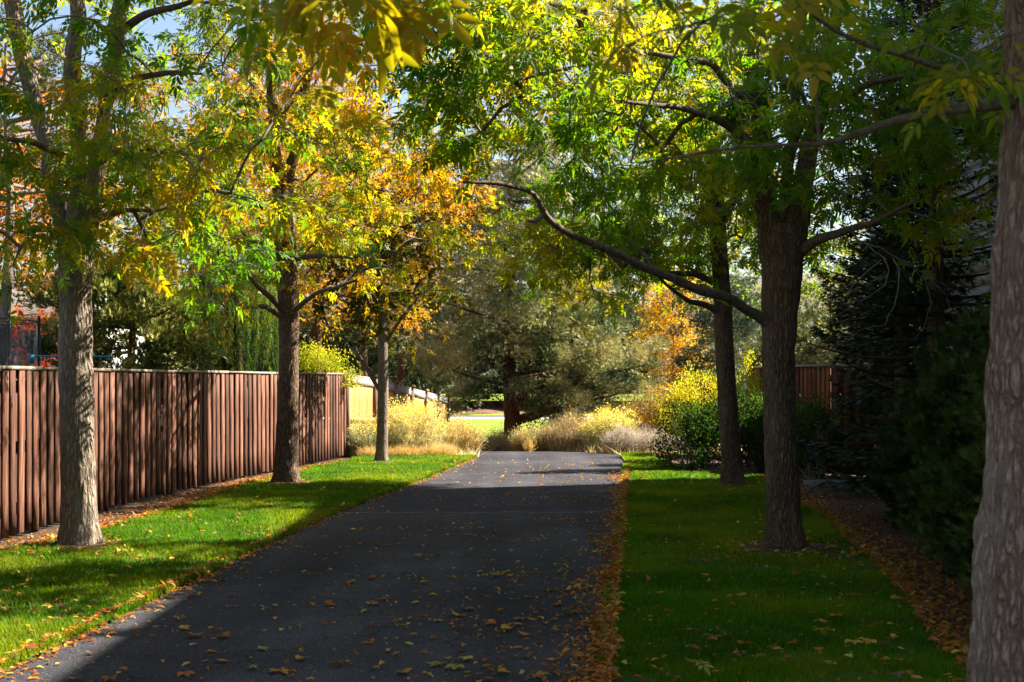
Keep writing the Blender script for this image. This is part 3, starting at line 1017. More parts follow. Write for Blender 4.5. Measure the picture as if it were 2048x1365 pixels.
posts = np.concatenate([[0], np.cumsum([math.hypot(pts[i + 1][0] - pts[i][0], pts[i + 1][1] - pts[i][1]) for i in range(9)])])
for k, s in enumerate(posts):
    p = at(min(s, FL_len - .05))
    m = Mesh()
    m.box((-.028, -.045, 0), (.028, .045, 1.74))
    o = m.build('post', M_RAIL, fence)
    o.location = (p[0] - fb[0], p[1] - fb[1], 0)
    o.rotation_euler = (0, 0, math.atan2(*(at(min(s + .1, FL_len)) - at(max(s - .1, 0)))[::-1]) + math.pi / 2)
    if k + 1 < len(posts):
        s2 = posts[k + 1]
    else:
        continue
    # rails follow the curve in short pieces, each bay one rail at three heights
    for z in (.28, .92, 1.56):
        a, b = at(s + .03), at(s2 - .03)
        bar_between('rail', (*a, z), (*b, z), .038, .085, M_RAIL, fence, fb)
    a, b = at(s + .002), at(s2 - .002)
    bar_between('top_cap', (*a, 1.755 + RNG.normal() * .002), (*b, 1.755 + RNG.normal() * .002), .145, .036, M_CAP, fence, fb)

# --- golden cedar panel fence running downhill beyond it
cb = np.array((-3.45, 30.6, 0.0))
cf = thing('panel_fence', 'golden cedar panel fence with brown capped posts and grey top boards beyond the picket fence', 'fence', cb)
CB = [board_mesh('board', .145, .02, 1.62, M_CEDAR, 40 + s, .002) for s in range(4)]
cpts = [(-3.57, 30.42), (-3.22, 33.0), (-2.95, 35.6), (-2.72, 38.0), (-2.5, 40.5), (-2.28, 43.0), (-2.08, 45.4)]
ztop = [1.74, 1.66, 1.52, 1.40, 1.28, 1.16, 1.06]
for k in range(len(cpts)):
    p = np.array(cpts[k])
    q2 = np.array(cpts[min(k + 1, len(cpts) - 1)])
    q1 = np.array(cpts[max(k - 1, 0)])
    d = (q2 - q1) / np.linalg.norm(q2 - q1)
    a0 = math.atan2(d[1], d[0])
    zb = float(gz(0, p[1])) - .05
    m = Mesh()
    m.box((-.05, -.05, 0), (.05, .05, ztop[k] + .05 - zb))
    po = m.build('post', M_CEDAR_P, cf)
    po.location = (p[0] + .05 - cb[0], p[1] - cb[1], zb - cb[2])
    po.rotation_euler = (0, 0, a0)
    m = Mesh()
    m.box((-.085, -.085, 0), (.085, .085, .035))
    m.box((-.06, -.06, .035), (.06, .06, .06))
    c = m.build('post_cap', M_CEDAR_P, po)
    c.location = (0, 0, ztop[k] + .05 - zb)
    if k + 1 < len(cpts):
        L_ = np.linalg.norm(q2 - p)
        nb_ = int(L_ / .15)
        for j in range(nb_):
            f = (j + .5) / nb_
            pp = p + (q2 - p) * f
            zt = ztop[k] + (ztop[k + 1] - ztop[k]) * f
            o = link('board', CB[j % 4], cf)
            o.location = (pp[0] - cb[0], pp[1] - cb[1], zt - .08 - 1.62)
            o.rotation_euler = (0, 0, math.atan2((q2 - p)[1], (q2 - p)[0]) + RNG.normal() * .012)
        dd = (q2 - p) / L_
        nn = np.array((dd[1], -dd[0])) * .034
        bar_between('top_board', (*(p + nn + dd * .05), ztop[k] - .17), (*(q2 + nn - dd * .05), ztop[k + 1] - .17), .022, .17, M_GREYW, cf, cb)
        bar_between('top_rail', (*(p + dd * .05), ztop[k] + .002), (*(q2 - dd * .05), ztop[k + 1] + .002), .10, .03, M_GREYW, cf, cb)
        bar_between('mid_rail', (*(p + nn * 1.3 + dd * .05), ztop[k] - .98), (*(q2 + nn * 1.3 - dd * .05), ztop[k + 1] - .98), .04, .09, M_GREYW if k else M_CEDAR, cf, cb)

# --- reddish fence deep in the shade at the right
rb = np.array((5.53, 24.4, 0))
rf = thing('slat_fence', 'reddish brown slatted fence corner in deep shade behind the forked trunk', 'fence', rb)
RP = [board_mesh('picket', .135, .018, 1.86, M_REDF, 60 + s) for s in range(4)]
for a, b in (((4.72, 28.4), (5.53, 24.4)), ((5.56, 24.35), (8.2, 24.0))):
    tt_, Qr, rzr, Lr, atr = fence_poly([a, b], .19)
    for k in range(len(tt_)):
        for row in (0, 1):
            s = tt_[k] + row * .095
            if s > Lr:
                continue
            p = atr(s)
            sg = -1 if a[0] < 5.5 else 1
            nrm = np.array((math.sin(rzr[k]), -math.cos(rzr[k]))) * sg
            o = link('picket', RP[int(RNG.integers(0, 4))], rf)
            off = .03 if row == 0 else -.03
            o.location = (p[0] + nrm[0] * off - rb[0], p[1] + nrm[1] * off - rb[1], .02)
            o.rotation_euler = (0, RNG.normal() * .004, rzr[k])
    for z in (.3, 1.0, 1.65):
        bar_between('rail', (*a, z), (*b, z), .036, .085, M_REDF, rf, rb)
    bar_between('top_cap', (*a, 1.885), (*b, 1.885), .14, .036, M_CAP, rf, rb)
    m = Mesh()
    m.box((-.045, -.045, 0), (.045, .045, 1.88))
    o = m.build('post', M_REDF, rf)
    o.location = (b[0] - rb[0], b[1] - rb[1], 0)

# ================================================================== STREET TREES (ash, both rows)
T1Y, T2Y, T3Y, AY, BY, CY = 13.8, 22.1, 27.9, 13.6, 21.8, 5.4
def base_of(px, Y): return np.array(((px - CX) * Y / F, Y, 0.0))

deciduous('ash_tree', 'pale barked ash with three rising stems, first trunk on the sunny lawn', 'tree', base_of(158, T1Y),
    pxl(T1Y, (158, 1112, 38), (158, 1060, 36), (158, 1000, 34), (154, 850, 33.5), (151, 720, 33), (150, 600, 32), (151, 520, 34), (154, 465, 31), (156, 430, 22)),
    [pxl(T1Y, (150, 490, 24), (160, 380, 21), (152, 280, 19), (150, 150, 18), (155, 0, 16), (152, -230, 12)),
     pxl(T1Y, (165, 500, 22), (187, 400, 18, -.05), (195, 300, 17, -.1), (212, 190, 16, -.2), (235, 60, 16, -.3), (258, -60, 14, -.4), (290, -230, 10, -.5)),
     pxl(T1Y, (138, 500, 20), (100, 350, 15, .2), (72, 230, 17, .3), (45, 110, 18, .4), (20, 0, 18, .5), (-10, -160, 14, .6)),
     pxl(T1Y, (172, 455, 9), (200, 432, 8, -.3), (240, 418, 6, -.6), (300, 424, 3, -.9)),
     pxl(T1Y, (190, 330, 8), (230, 303, 7, -.3), (290, 296, 5, -.7), (350, 312, 3, -1)),
     pxl(T1Y, (205, 195, 9), (270, 160, 8, -.4), (340, 148, 6, -.9), (400, 150, 3, -1.3)),
     pxl(T1Y, (130, 470, 7), (90, 455, 6, -.4), (40, 462, 4, -.8)),
     pxl(T1Y, (120, 310, 7), (60, 280, 6, -.5), (0, 275, 4, -1)),
     pxl(T1Y, (232, 70, 10), (290, 30, 8, -.4), (360, 10, 6, -.8), (440, -20, 4, -1.2))],
    [((-4.1, 13.8, 4.9), (2.5, 2.3, 2.2)), ((-2.6, 13.0, 4.2), (1.4, 1.5, 1.3)), ((-3.0, 13.4, 3.2), (1.3, 1.3, .65), 1.5), ((-5.2, 13.2, 3.7), (1.5, 1.6, 1.2)), ((-4.1, 13.8, 7.0), (1.8, 1.8, 1.6))],
    215, .32, .22, singles=300, low=2.35, gap=.43, leaf_s=.88, group='ash trees along the path', seed=3, bark=M_BARK_G, trunk_n=110, step=.03, bark_amp=.016)

deciduous('ash_tree', 'straight yellow crowned ash before the picket fence, second tree of its row', 'tree', base_of(572, T2Y),
    pxl(T2Y, (572, 978, 25), (574, 900, 23), (576, 800, 22), (578, 700, 21), (577, 600, 21), (572, 500, 20), (565, 400, 20), (560, 330, 16)),
    [pxl(T2Y, (560, 380, 13), (546, 220, 11), (532, 60, 9), (524, -120, 7)),
     pxl(T2Y, (572, 400, 13), (598, 260, 11), (620, 110, 10), (632, -80, 7)),
     pxl(T2Y, (570, 625, 7), (540, 595, 6, -.3), (510, 568, 4.5, -.6), (480, 520, 4, -.9)),
     pxl(T2Y, (580, 630, 6), (610, 600, 5, -.2), (650, 580, 4, -.6), (710, 562, 3, -1)),
     pxl(T2Y, (580, 520, 7), (640, 510, 5, -.4), (705, 518, 3, -.8)),
     pxl(T2Y, (565, 440, 6), (500, 400, 5, -.4), (430, 380, 3, -.8)),
     pxl(T2Y, (574, 640, 7), (530, 612, 5, -.4), (488, 616, 3, -.8))],
    [((-3.5, 22.1, 5.8), (2.7, 2.5, 2.7)), ((-2.2, 21.6, 4.3), (1.6, 1.6, 1.5)), ((-4.8, 21.5, 4.6), (1.5, 1.6, 1.5)), ((-4.4, 21.8, 3.6), (1.4, 1.4, .9), 1.4), ((-3.5, 22, 8.2), (1.9, 1.9, 1.7)), ((-1.7, 21.6, 6.6), (1.3, 1.5, 1.5))],
    275, .38, .23, gap=.40, leaf_s=.88, singles=300, low=2.25, group='ash trees along the path', seed=9, trunk_n=64, step=.04, bark_amp=.014)

deciduous('maple_tree', 'slim pale trunked maple with bronze yellow crown beside the straw shrubs', 'tree', base_of(763, T3Y),
    pxl(T3Y, (763, 931, 12), (765, 850, 11), (766, 780, 11), (766, 690, 9.5), (764, 600, 8), (762, 480, 6), (766, 380, 4)),
    [pxl(T3Y, (764, 790, 4), (735, 740, 4), (705, 690, 2)), pxl(T3Y, (766, 700, 4), (800, 640, 3), (840, 590, 2)), pxl(T3Y, (764, 620, 4), (720, 560, 3), (690, 510, 2))],
    [((-2.45, 27.9, 4.1), (1.55, 1.6, 2.1)), ((-1.35, 27.6, 5.0), (1.1, 1.2, 1.2))],
    260, .37, .12, tpl=TPL_MAPLE, tplf=TPL_MAPLE, sing_name='maple', leaf_s=.75, per_twig=8, twigs=7, twig_len=.35, low=1.75, seed=15, bark=M_BARK_P, trunk_n=32,
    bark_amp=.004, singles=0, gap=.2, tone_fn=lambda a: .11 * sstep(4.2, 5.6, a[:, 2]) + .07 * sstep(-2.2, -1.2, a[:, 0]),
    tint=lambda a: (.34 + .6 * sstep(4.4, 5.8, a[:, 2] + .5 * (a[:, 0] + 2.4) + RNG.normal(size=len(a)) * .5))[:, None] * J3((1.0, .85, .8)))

deciduous('ash_tree', 'forked ash with a long low limb reaching over the path from the shaded lawn', 'tree', base_of(1570, AY),
    pxl(AY, (1572, 1112, 36), (1568, 1050, 34), (1566, 1000, 33), (1559, 850, 31), (1556, 700, 33), (1560, 620, 36), (1565, 540, 40), (1562, 490, 42), (1560, 450, 30)),
    [pxl(AY, (1545, 520, 24), (1526, 400, 22), (1517, 250, 19), (1512, 100, 17), (1510, -30, 15), (1506, -260, 11)),
     pxl(AY, (1580, 520, 25), (1602, 400, 21, .1), (1628, 270, 18, .2), (1655, 120, 15, .3), (1690, -80, 12, .4)),
     pxl(AY, (1565, 500, 18), (1568, 380, 12, .5), (1585, 260, 10, .8), (1590, 100, 8, 1.0)),
     pxl(AY, (1550, 660, 15), (1520, 634, 12, -.1), (1470, 607, 10, -.3), (1400, 577, 9.5, -.6), (1300, 537, 8.5, -1.0), (1200, 495, 7.8, -1.4), (1130, 462, 7.2, -1.7), (1092, 432, 6.6, -1.9), (1070, 388, 5, -2.0), (1000, 366, 5, -2.2), (925, 365, 3.2, -2.4)),
     pxl(AY, (1590, 515, 11), (1630, 480, 10, -.2), (1680, 466, 8, -.4), (1750, 440, 5, -.8), (1830, 400, 3, -1.2)),
     pxl(AY, (1520, 300, 10), (1440, 240, 8, -.5), (1350, 215, 6, -.9), (1240, 205, 4, -1.4)),
     pxl(AY, (1516, 220, 9), (1420, 130, 7, -.4), (1300, 105, 5, -.8), (1160, 130, 4, -1.2), (1040, 160, 2.6, -1.6)),
     pxl(AY, (1088, 428, 5, -1.9), (1064, 452, 4.5, -1.9), (1057, 440, 4, -1.9)),
     pxl(AY, (1640, 220, 9), (1730, 170, 7, -.6), (1840, 150, 4, -1.2))],
    [((2.2, 13.6, 4.9), (2.3, 2.2, 1.9)), ((.75, 12.4, 4.1), (1.5, 1.2, .95)), ((.1, 12.0, 4.9), (1.0, 1.0, .9)), ((-.42, 12.2, 4.5), (.75, 1.0, .85), 4.0), ((3.6, 13.2, 4.2), (1.5, 1.6, 1.2)), ((-.3, 12.6, 7.2), (2.0, 3.2, 1.0), 3.0)],  # last ellipsoid: unseen crown above the path, added to block sky light
    480, .31, .17, gap=.38, leaf_s=.86, singles=300, low=2.5, group='ash trees along the path', seed=21, trunk_n=100, step=.03, bark_amp=.016,
    cut=lambda p: ~((p[:, 2] < 3.05) & (p[:, 0] < 1.6)) & ~((p[:, 2] > 5.3) & (p[:, 0] > 1.0) & (RNG.random(len(p)) < .88)))  # high leaves out of view thinned so sun reaches the left lawn

deciduous('ash_tree', 'dark slender ash between the path and the dark hedge, behind the forked trunk', 'tree', base_of(1465, BY),
    pxl(BY, (1466, 980, 23), (1464, 930, 21), (1458, 850, 20), (1450, 720, 19.5), (1445, 600, 19), (1438, 500, 18), (1432, 400, 17), (1426, 300, 13)),
    [pxl(BY, (1432, 440, 11), (1398, 330, 10), (1345, 200, 8), (1300, 80, 6), (1270, -80, 5)),
     pxl(BY, (1436, 460, 9), (1470, 390, 8), (1520, 330, 6)),
     pxl(BY, (1444, 628, 8), (1412, 610, 6.5, -.2), (1380, 604, 5, -.4), (1335, 570, 3.4, -.8), (1290, 520, 2, -1.2)),
     pxl(BY, (1440, 570, 8), (1390, 550, 6, -.3), (1320, 545, 4, -.7)),
     pxl(BY, (1426, 320, 11), (1424, 180, 9), (1430, 20, 7), (1430, -120, 5))],
    [((2.5, 21.8, 5.6), (2.2, 2.2, 2.4)), ((1.5, 22.4, 4.0), (1.45, 1.4, 1.2)), ((3.6, 21.6, 4.4), (1.5, 1.5, 1.4)), ((2.8, 21.8, 8), (1.9, 1.9, 1.8)), ((.4, 18.4, 7.9), (2.1, 2.6, .9), 2.0), ((.7, 21, 6.6), (1.3, 1.5, 1.6)), ((1.0, 22.6, 3.8), (1.4, 1.2, 1.1), 2.2)],  # flat high ellipsoid over the path is unseen, added against sky light
    450, .33, .14, gap=.38, leaf_s=.88, singles=300, low=2.3, group='ash trees along the path', seed=27, trunk_n=64, step=.04, bark_amp=.013,
    cut=lambda p: ~((p[:, 2] < 2.55) & (p[:, 0] < 1.2)) & ~((p[:, 2] > 7.3) & (p[:, 0] > 1.0) & (RNG.random(len(p)) < .88)))  # most unseen top leaves dropped to let sunlight through

deciduous('ash_tree', 'nearest ash with furrowed grey brown trunk filling the edge of the shaded lawn', 'tree', np.array((1.93, CY, 0.0)),
    [(W(2034, 1640, CY), .19), (W(2036, 1500, CY), .182), (W(2038, 1365, CY), .178), (W(2050, 1100, CY), .172), (W(2062, 800, CY), .168), (W(2074, 500, CY), .166), (W(2090, 250, CY), .162), (W(2100, 0, CY), .155), (W(2112, -400, CY), .13)],
    [pxl(CY, (2075, 195, 18), (1990, 208, 13, -.08), (1900, 222, 10.5, -.15), (1800, 240, 8.5, -.2), (1700, 275, 6.5, -.25), (1640, 290, 5, -.3), (1560, 288, 3.6, -.35), (1450, 296, 2.4, -.4), (1340, 318, 2, -.45), (1260, 325, 1.2, -.5)),
     pxl(CY, (2080, 168, 10), (1990, 162, 7, -.2), (1900, 142, 6, -.3), (1800, 110, 5.2, -.4), (1700, 78, 4.8, -.5), (1620, 30, 4, -.6), (1580, -30, 5, -.7)),
     [(W(2105, -150, CY), .10), (W(1900, -500, CY), .07), (W(1600, -760, CY), .05), (W(1300, -860, CY - .4), .03)],
     [(W(2110, -300, CY), .11), (W(2250, -700, CY), .09), (W(2350, -1400, CY), .06)]],
    [((1.35, 5.1, 2.86), (.72, .5, .40)), ((1.9, 4.9, 3.1), (.8, .7, .5)), ((.95, 4.6, 3.12), (.5, .45, .27)), ((1.6, 5.4, 4.6), (1.8, 1.5, 1.1), .5), ((.6, 6.5, 5.6), (2.2, 2.4, 1.0), .8), ((.60, 4.2, 2.70), (.13, .15, .09), 8)],  # high wide ellipsoid over the path: out of view, added to dim sky light
    230, .33, .16, singles=300, low=2.2, group='ash trees along the path', seed=33, trunk_n=150, step=.022, bark_amp=.034, bark=M_BARK_C, twigs=6, per_twig=6, twig_len=.38, leaf_s=.70, gap=.2,
    cut=lambda p: ~((p[:, 2] < 2.0 + .30 * np.maximum(0, 1.9 - p[:, 0]))))

deciduous('ash_tree', 'overhanging ash whose blurred leaves hang into the top of the view over the path', 'tree', np.array((-4.35, 5.2, 0.0)),
    [((-4.35, 5.2, 0), .19), ((-4.33, 5.2, 1.5), .17), ((-4.3, 5.2, 3), .16), ((-4.3, 5.2, 4.4), .13)],
    [[((-4.3, 5.2, 2.9), .06), ((-3.2, 5.0, 3.35), .045), ((-2.0, 4.8, 3.5), .03), ((-1.1, 4.7, 3.3), .016), ((-.55, 4.6, 3.05), .008)],
     [((-4.3, 5.2, 3.8), .08), ((-3.6, 5.6, 5.5), .06), ((-3.0, 5.8, 7), .03)],
     [((-4.3, 5.2, 4.1), .09), ((-4.7, 5.0, 6), .06), ((-5, 5, 7.5), .03)]],
    [((-.42, 4.6, 2.99), (.36, .35, .14), 2), ((-3.9, 5.4, 5.6), (1.9, 1.8, 1.8)), ((-1.4, 6.5, 6.2), (1.8, 2.4, .9), 2), ((-.62, 4.3, 2.76), (.15, .2, .10), 12)],  # third ellipsoid: canopy out of view, put in to block sky above the path
    200, .36, .17, singles=120, low=2.5, group='ash trees along the path', seed=39, trunk_n=64, twigs=5, per_twig=6, twig_len=.30, leaf_s=.8, bark=M_BARK_G)

for bx, by, sd, lb in ((1.15, -2.9, 45, 'unseen ash added behind the viewer to block sky light, shaded lawn side'), (-4.6, -3.2, 46, 'unseen ash added behind the viewer to block sky light, fence side')):  # both trees added out of view to cut sky light behind the camera
    deciduous('ash_tree', lb, 'tree', np.array((bx, by, 0.0)), [((bx, by, -.05), .19), ((bx, by, 2.0), .17), ((bx, by, 4.5), .12)],
        [[((bx, by, 2.9), .1), ((bx - 1.2, by + .5, 5.0), .06), ((bx - 1.8, by + .8, 7), .03)], [((bx, by, 3.0), .1), ((bx + 1.2, by - .3, 5.2), .06), ((bx + 1.7, by - .4, 7), .03)]],
        [((bx, by, 5.6), (3.0, 3.2, 2.6)), ((bx + (.8 if bx < 0 else -1.2), by, 4.2), (2.2, 2.4, 1.2))], 110, .30, .15, low=2.4, seed=sd, group='ash trees along the path', leaf_s=1.6, per_twig=6)

# ================================================================== CONIFERS
def col_mix(n, cols, P=None, seed=0, sc=1.2):
    cols = np.array(cols)
    t = RNG.random(n) if P is None else np.clip(.5 + (fbm(P * sc, seed) - .5) * 2.4 + RNG.normal(size=n) * .12, 0, .999)
    t = t * (len(cols) - 1)
    i = np.minimum(t.astype(int), len(cols) - 2)
    f = (t - i)[:, None]
    return (cols[i] * (1 - f) + cols[i + 1] * f) * (.8 + .4 * RNG.random((n, 1)))

def clump_conifer(name, label, cat, base, height, ells, nclump, per, cols, trunk_r, lean=(0, 0), bark=None, clump_r=.28, limbs=24, seed=1, up=.35, size=1.0, tpl=TPL_SPRAY, shell=.35, group=None, low=.3, mat=None, trunk_top=.9):
    "bushy conifer: trunk, limbs reaching the clumps, foliage built of many small sprays in clumps"
    base = np.array(base, float)
    root = thing(name, label, cat, base, group)
    bark = bark or M_BARK_R
    zt = np.linspace(0, height * trunk_top, 9)
    P = np.stack([base[0] + lean[0] * (zt / height) ** 1.5 + .06 * np.sin(zt * 1.3 + seed), base[1] + lean[1] * (zt / height) ** 1.5, base[2] - .05 + zt], -1)
    R = trunk_r * (1 - .88 * zt / (height * trunk_top))
    Pr, Rr = resample(P, R, .08)
    Rr = Rr * (1 + .3 * np.exp(-(Pr[:, 2] - base[2]) / .2))
    V, T = tube(Pr, Rr, 28, .02 if trunk_r > .1 else .006, seed, 12)
    m = Mesh(); m.add(V, T)
    m.build('trunk', bark, root, smooth=True, off=base)
    C = in_ellipsoids(nclump, ells, shell)
    C = C[C[:, 2] > base[2] + low]
    # limbs to a share of the clumps
    idx = RNG.choice(len(C), min(limbs, len(C)), replace=False)
    for i in idx:
        c = C[i]
        if c[2] - base[2] < low + .55 and np.hypot(*(c[:2] - base[:2])) > .7:
            continue
        zs = np.clip(c[2] - base[2] - .3 * np.hypot(*(c[:2] - base[:2])), low, height * .85)
        s = np.array([np.interp(zs, zt, P[:, k]) for k in range(3)])
        s[2] = base[2] + zs
        mid = (s + c) / 2 + np.array((0, 0, -.12)) + RNG.normal(size=3) * .12
        L_ = np.linalg.norm(c - s)
        r0 = min(.02 + .018 * L_, trunk_r * .5)
        Pl, Rl = resample([s, mid, c], [r0, r0 * .6, .008], .12)
        V, T = tube(Pl, Rl, 6)
        m = Mesh(); m.add(V, T)
        m.build('limb', bark, root, smooth=True, off=base)
    n = len(C) * per
    ci = np.repeat(np.arange(len(C)), per)
    d = unit(RNG.normal(size=(n, 3)))
    r = RNG.random(n) ** .55 * clump_r * (.6 + .8 * RNG.random(len(C)))[ci]
    A = C[ci] + d * r[:, None] * np.array((1.15, 1.15, .75))
    ctr = np.array([np.interp(A[:, 2], P[:, 2], P[:, k]) for k in range(2)]).T
    out = np.concatenate([A[:, :2] - ctr, np.zeros((n, 1))], 1)
    U = unit(unit(out) * .55 + d * .75 + np.array((0, 0, up)) + RNG.normal(size=(n, 3)) * .25)
    Wn = unit(RNG.normal(size=(n, 3)) + d * .5)
    cc = col_mix(n, cols, A, seed)
    cc = cc * (.75 + .5 * RNG.random((len(C), 1)))[ci]
    V, T, Cc = scatter(tpl, A, U, Wn, size * (.6 + .7 * RNG.random(n)), cc)
    link('foliage', make_mesh('foliage', V - base, T, mat or M_NEEDLE, Cc), root, 'stuff')
    return root

def spruce(name, label, base, height, rad, cols, seed, whorl=.30, dens=1.0, group=None, droop=.35, trunk_r=.14, bare=0.0, skirt=.25, size=1.0, thin=None):
    base = np.array(base, float)
    root = thing(name, label, 'tree', base, group)
    zt = np.linspace(-.05, height, 14)
    V, T = tube(np.stack([base[0] + zt * 0, base[1] + zt * 0, base[2] + zt], -1), trunk_r * (1 - .93 * zt / height) + .004, 14, .006, seed)
    m = Mesh(); m.add(V, T)
    m.build('trunk', M_BARK, root, smooth=True, off=base)
    bmsh = Mesh()
    AP, AU, AW, AS = [], [], [], []
    z = skirt
    az = 0.0
    while z < height - .15:
        f = z / height
        Lb = rad * (1 - f) ** .8 + .12
        for k in range(6):
            az = RNG.random() * 2 * math.pi
            L_ = Lb * (.65 + .45 * RNG.random())
            up = .25 * f - droop * (1 - f)
            t = np.linspace(0, 1, 7)
            dirv = np.array((math.cos(az), math.sin(az)))
            zz = z + L_ * (up * t + .32 * t ** 2) + RNG.normal() * .08
            Pb = np.stack([base[0] + dirv[0] * L_ * t, base[1] + dirv[1] * L_ * t, base[2] + zz], -1)
            V, T = tube(Pb, np.linspace(.020, .004, 7) * (.6 + L_ * .5), 4)
            bmsh.add(V, T)
            ns = int(L_ * 62 * dens * (0.35 + .65 * (RNG.random() > bare)))
            if thin and z > thin[0]:
                ns = int(ns * thin[1])
            if ns < 2:
                continue
            s = bare * .45 + (1 - bare * .45) * RNG.random(ns) ** .75
            p = np.stack([np.interp(s, t, Pb[:, q]) for q in range(3)], -1)
            side = np.where(RNG.random(ns) < .5, 1, -1)
            perp = np.array((-dirv[1], dirv[0], 0))
            wlen = (.14 + .34 * (1 - s)) * min(1, L_)
            off = RNG.random(ns) * wlen
            p = p + perp * (side * off)[:, None]
            p[:, 2] -= off * .28 + RNG.random(ns) * .05
            u = unit(np.array((*dirv, .0)) * .7 + perp * side[:, None] * .7 + np.array((0, 0, -.22)) + RNG.normal(size=(ns, 3)) * .22)
            AP.append(p); AU.append(u); AW.append(unit(np.array((0, 0, 1.0)) + RNG.normal(size=(ns, 3)) * .4)); AS.append(.75 + .7 * RNG.random(ns))
        z += whorl * (.8 + .4 * RNG.random()) * (1 - .35 * f)
    bmsh.build('branches', M_DARKTWIG, root, 'stuff', off=base)
    A = np.concatenate(AP)
    V, T, C = scatter(TPL_SPRAY, A, np.concatenate(AU), np.concatenate(AW), np.concatenate(AS) * size, col_mix(len(A), cols, A, seed))
    link('foliage', make_mesh('foliage', V - base, T, M_NEEDLE, C), root, 'stuff')
    return root

JUN = [(.05, .08, .045), (.14, .18, .09), (.29, .29, .135), (.44, .39, .20)]
DARKC = [(.014, .022, .008), (.026, .040, .012), (.045, .062, .018)]
BLUEC = [(.035, .055, .045), (.07, .10, .075), (.13, .16, .10)]
HEDGEC = [(.020, .036, .006), (.042, .070, .010), (.08, .11, .018)]
J = np.array
zj = float(gz(0, 37))
clump_conifer('juniper_tree', 'big old juniper with red brown trunk standing at the end of the path', 'tree', (-.05, 37, zj), 8.4,
    [((0, 37, 4.2), (1.9, 1.9, 2.0)), ((-1.6, 36.6, 2.2), (1.3, 1.2, 1.1)), ((1.3, 36.8, 2.4), (1.5, 1.3, 1.3)), ((2.6, 37, 2.4), (1.3, 1.2, 1.3)), ((.3, 36.4, 1.3), (1.3, 1.0, .5)), ((.3, 36.1, 2.0), (1.5, .8, .9), .8), ((1.9, 37, 1.2), (1.8, 1.2, .75), 1.3), ((.2, 37, 6.0), (1.3, 1.2, 1.3)), ((.6, 37, 7.0), (1.3, 1.2, 1.2)), ((2.3, 37.2, 3.8), (1.0, 1.0, 1.0))],
    430, 125, JUN, .24, clump_r=.34, limbs=60, seed=51, low=.75)
clump_conifer('cypress_tree', 'hazy grey green conifer rising behind the right half of the juniper', 'tree', (2.2, 54, -.72), 11,
    [((1.6, 54, 6.0), (2.6, 2.0, 3.6)), ((3.6, 54, 4.0), (1.8, 1.6, 2.4)), ((1.2, 54, 9.5), (1.3, 1.2, 1.8))], 190, 90, [(.03, .05, .03), (.08, .11, .06), (.17, .18, .10)], .2, clump_r=.5, limbs=24, seed=59, size=1.7, low=.9)
spruce('fir_tree', 'tall dark conifer rising far behind the juniper into the gap of sky', (-2.25, 96, -.1), 20.5, 3.4, [(.03, .05, .03), (.06, .085, .05), (.10, .12, .06)], 52, .6, .7, size=2.6, skirt=1.8)
clump_conifer('cedar_tree', 'shadowy dark conifer behind the end of the panel fence', 'tree', (-3.9, 50, -.72), 6.6,
    [((-3.6, 50, 3.2), (2.3, 1.9, 2.5)), ((-2.3, 49, 1.6), (1.4, 1.2, 1.0)), ((-4.6, 50, 4.6), (1.6, 1.5, 1.6))], 130, 90, [(.02, .03, .014), (.05, .06, .025), (.10, .10, .04)], .2, clump_r=.42, limbs=20, seed=53, size=1.3)
clump_conifer('arborvitae_tree', 'broad feathery evergreen behind the picket fence with its right edge sunlit', 'tree', (-7.3, 27.2, 0), 4.9,
    [((-7.2, 27.2, 2.3), (1.3, 1.2, 1.3)), ((-7.5, 27.2, 3.5), (1.2, 1.1, 1.2)), ((-6.55, 27.0, 2.2), (.75, .9, 1.5)), ((-8.3, 27.2, 2.6), (1.0, 1.0, 1.6))], 220, 100, [(.05, .08, .016), (.13, .15, .03), (.30, .29, .08)], .14, clump_r=.26, limbs=22, seed=54, up=.8, tpl=TPL_FAN, size=1.15)
clump_conifer('grey_conifer', 'pale green conifer at the yellow tree, left of the slender ash trunk', 'tree', (5.75, 40, -.5), 5.0,
    [((5.7, 40, 2.4), (1.1, 1.0, 1.7)), ((5.4, 39.6, 1.4), (.9, .9, .9)), ((6.2, 40, 3.5), (.8, .8, 1.1))], 110, 120, BLUEC + [(.24, .26, .15)], .12, clump_r=.32, limbs=16, seed=55, up=.5)

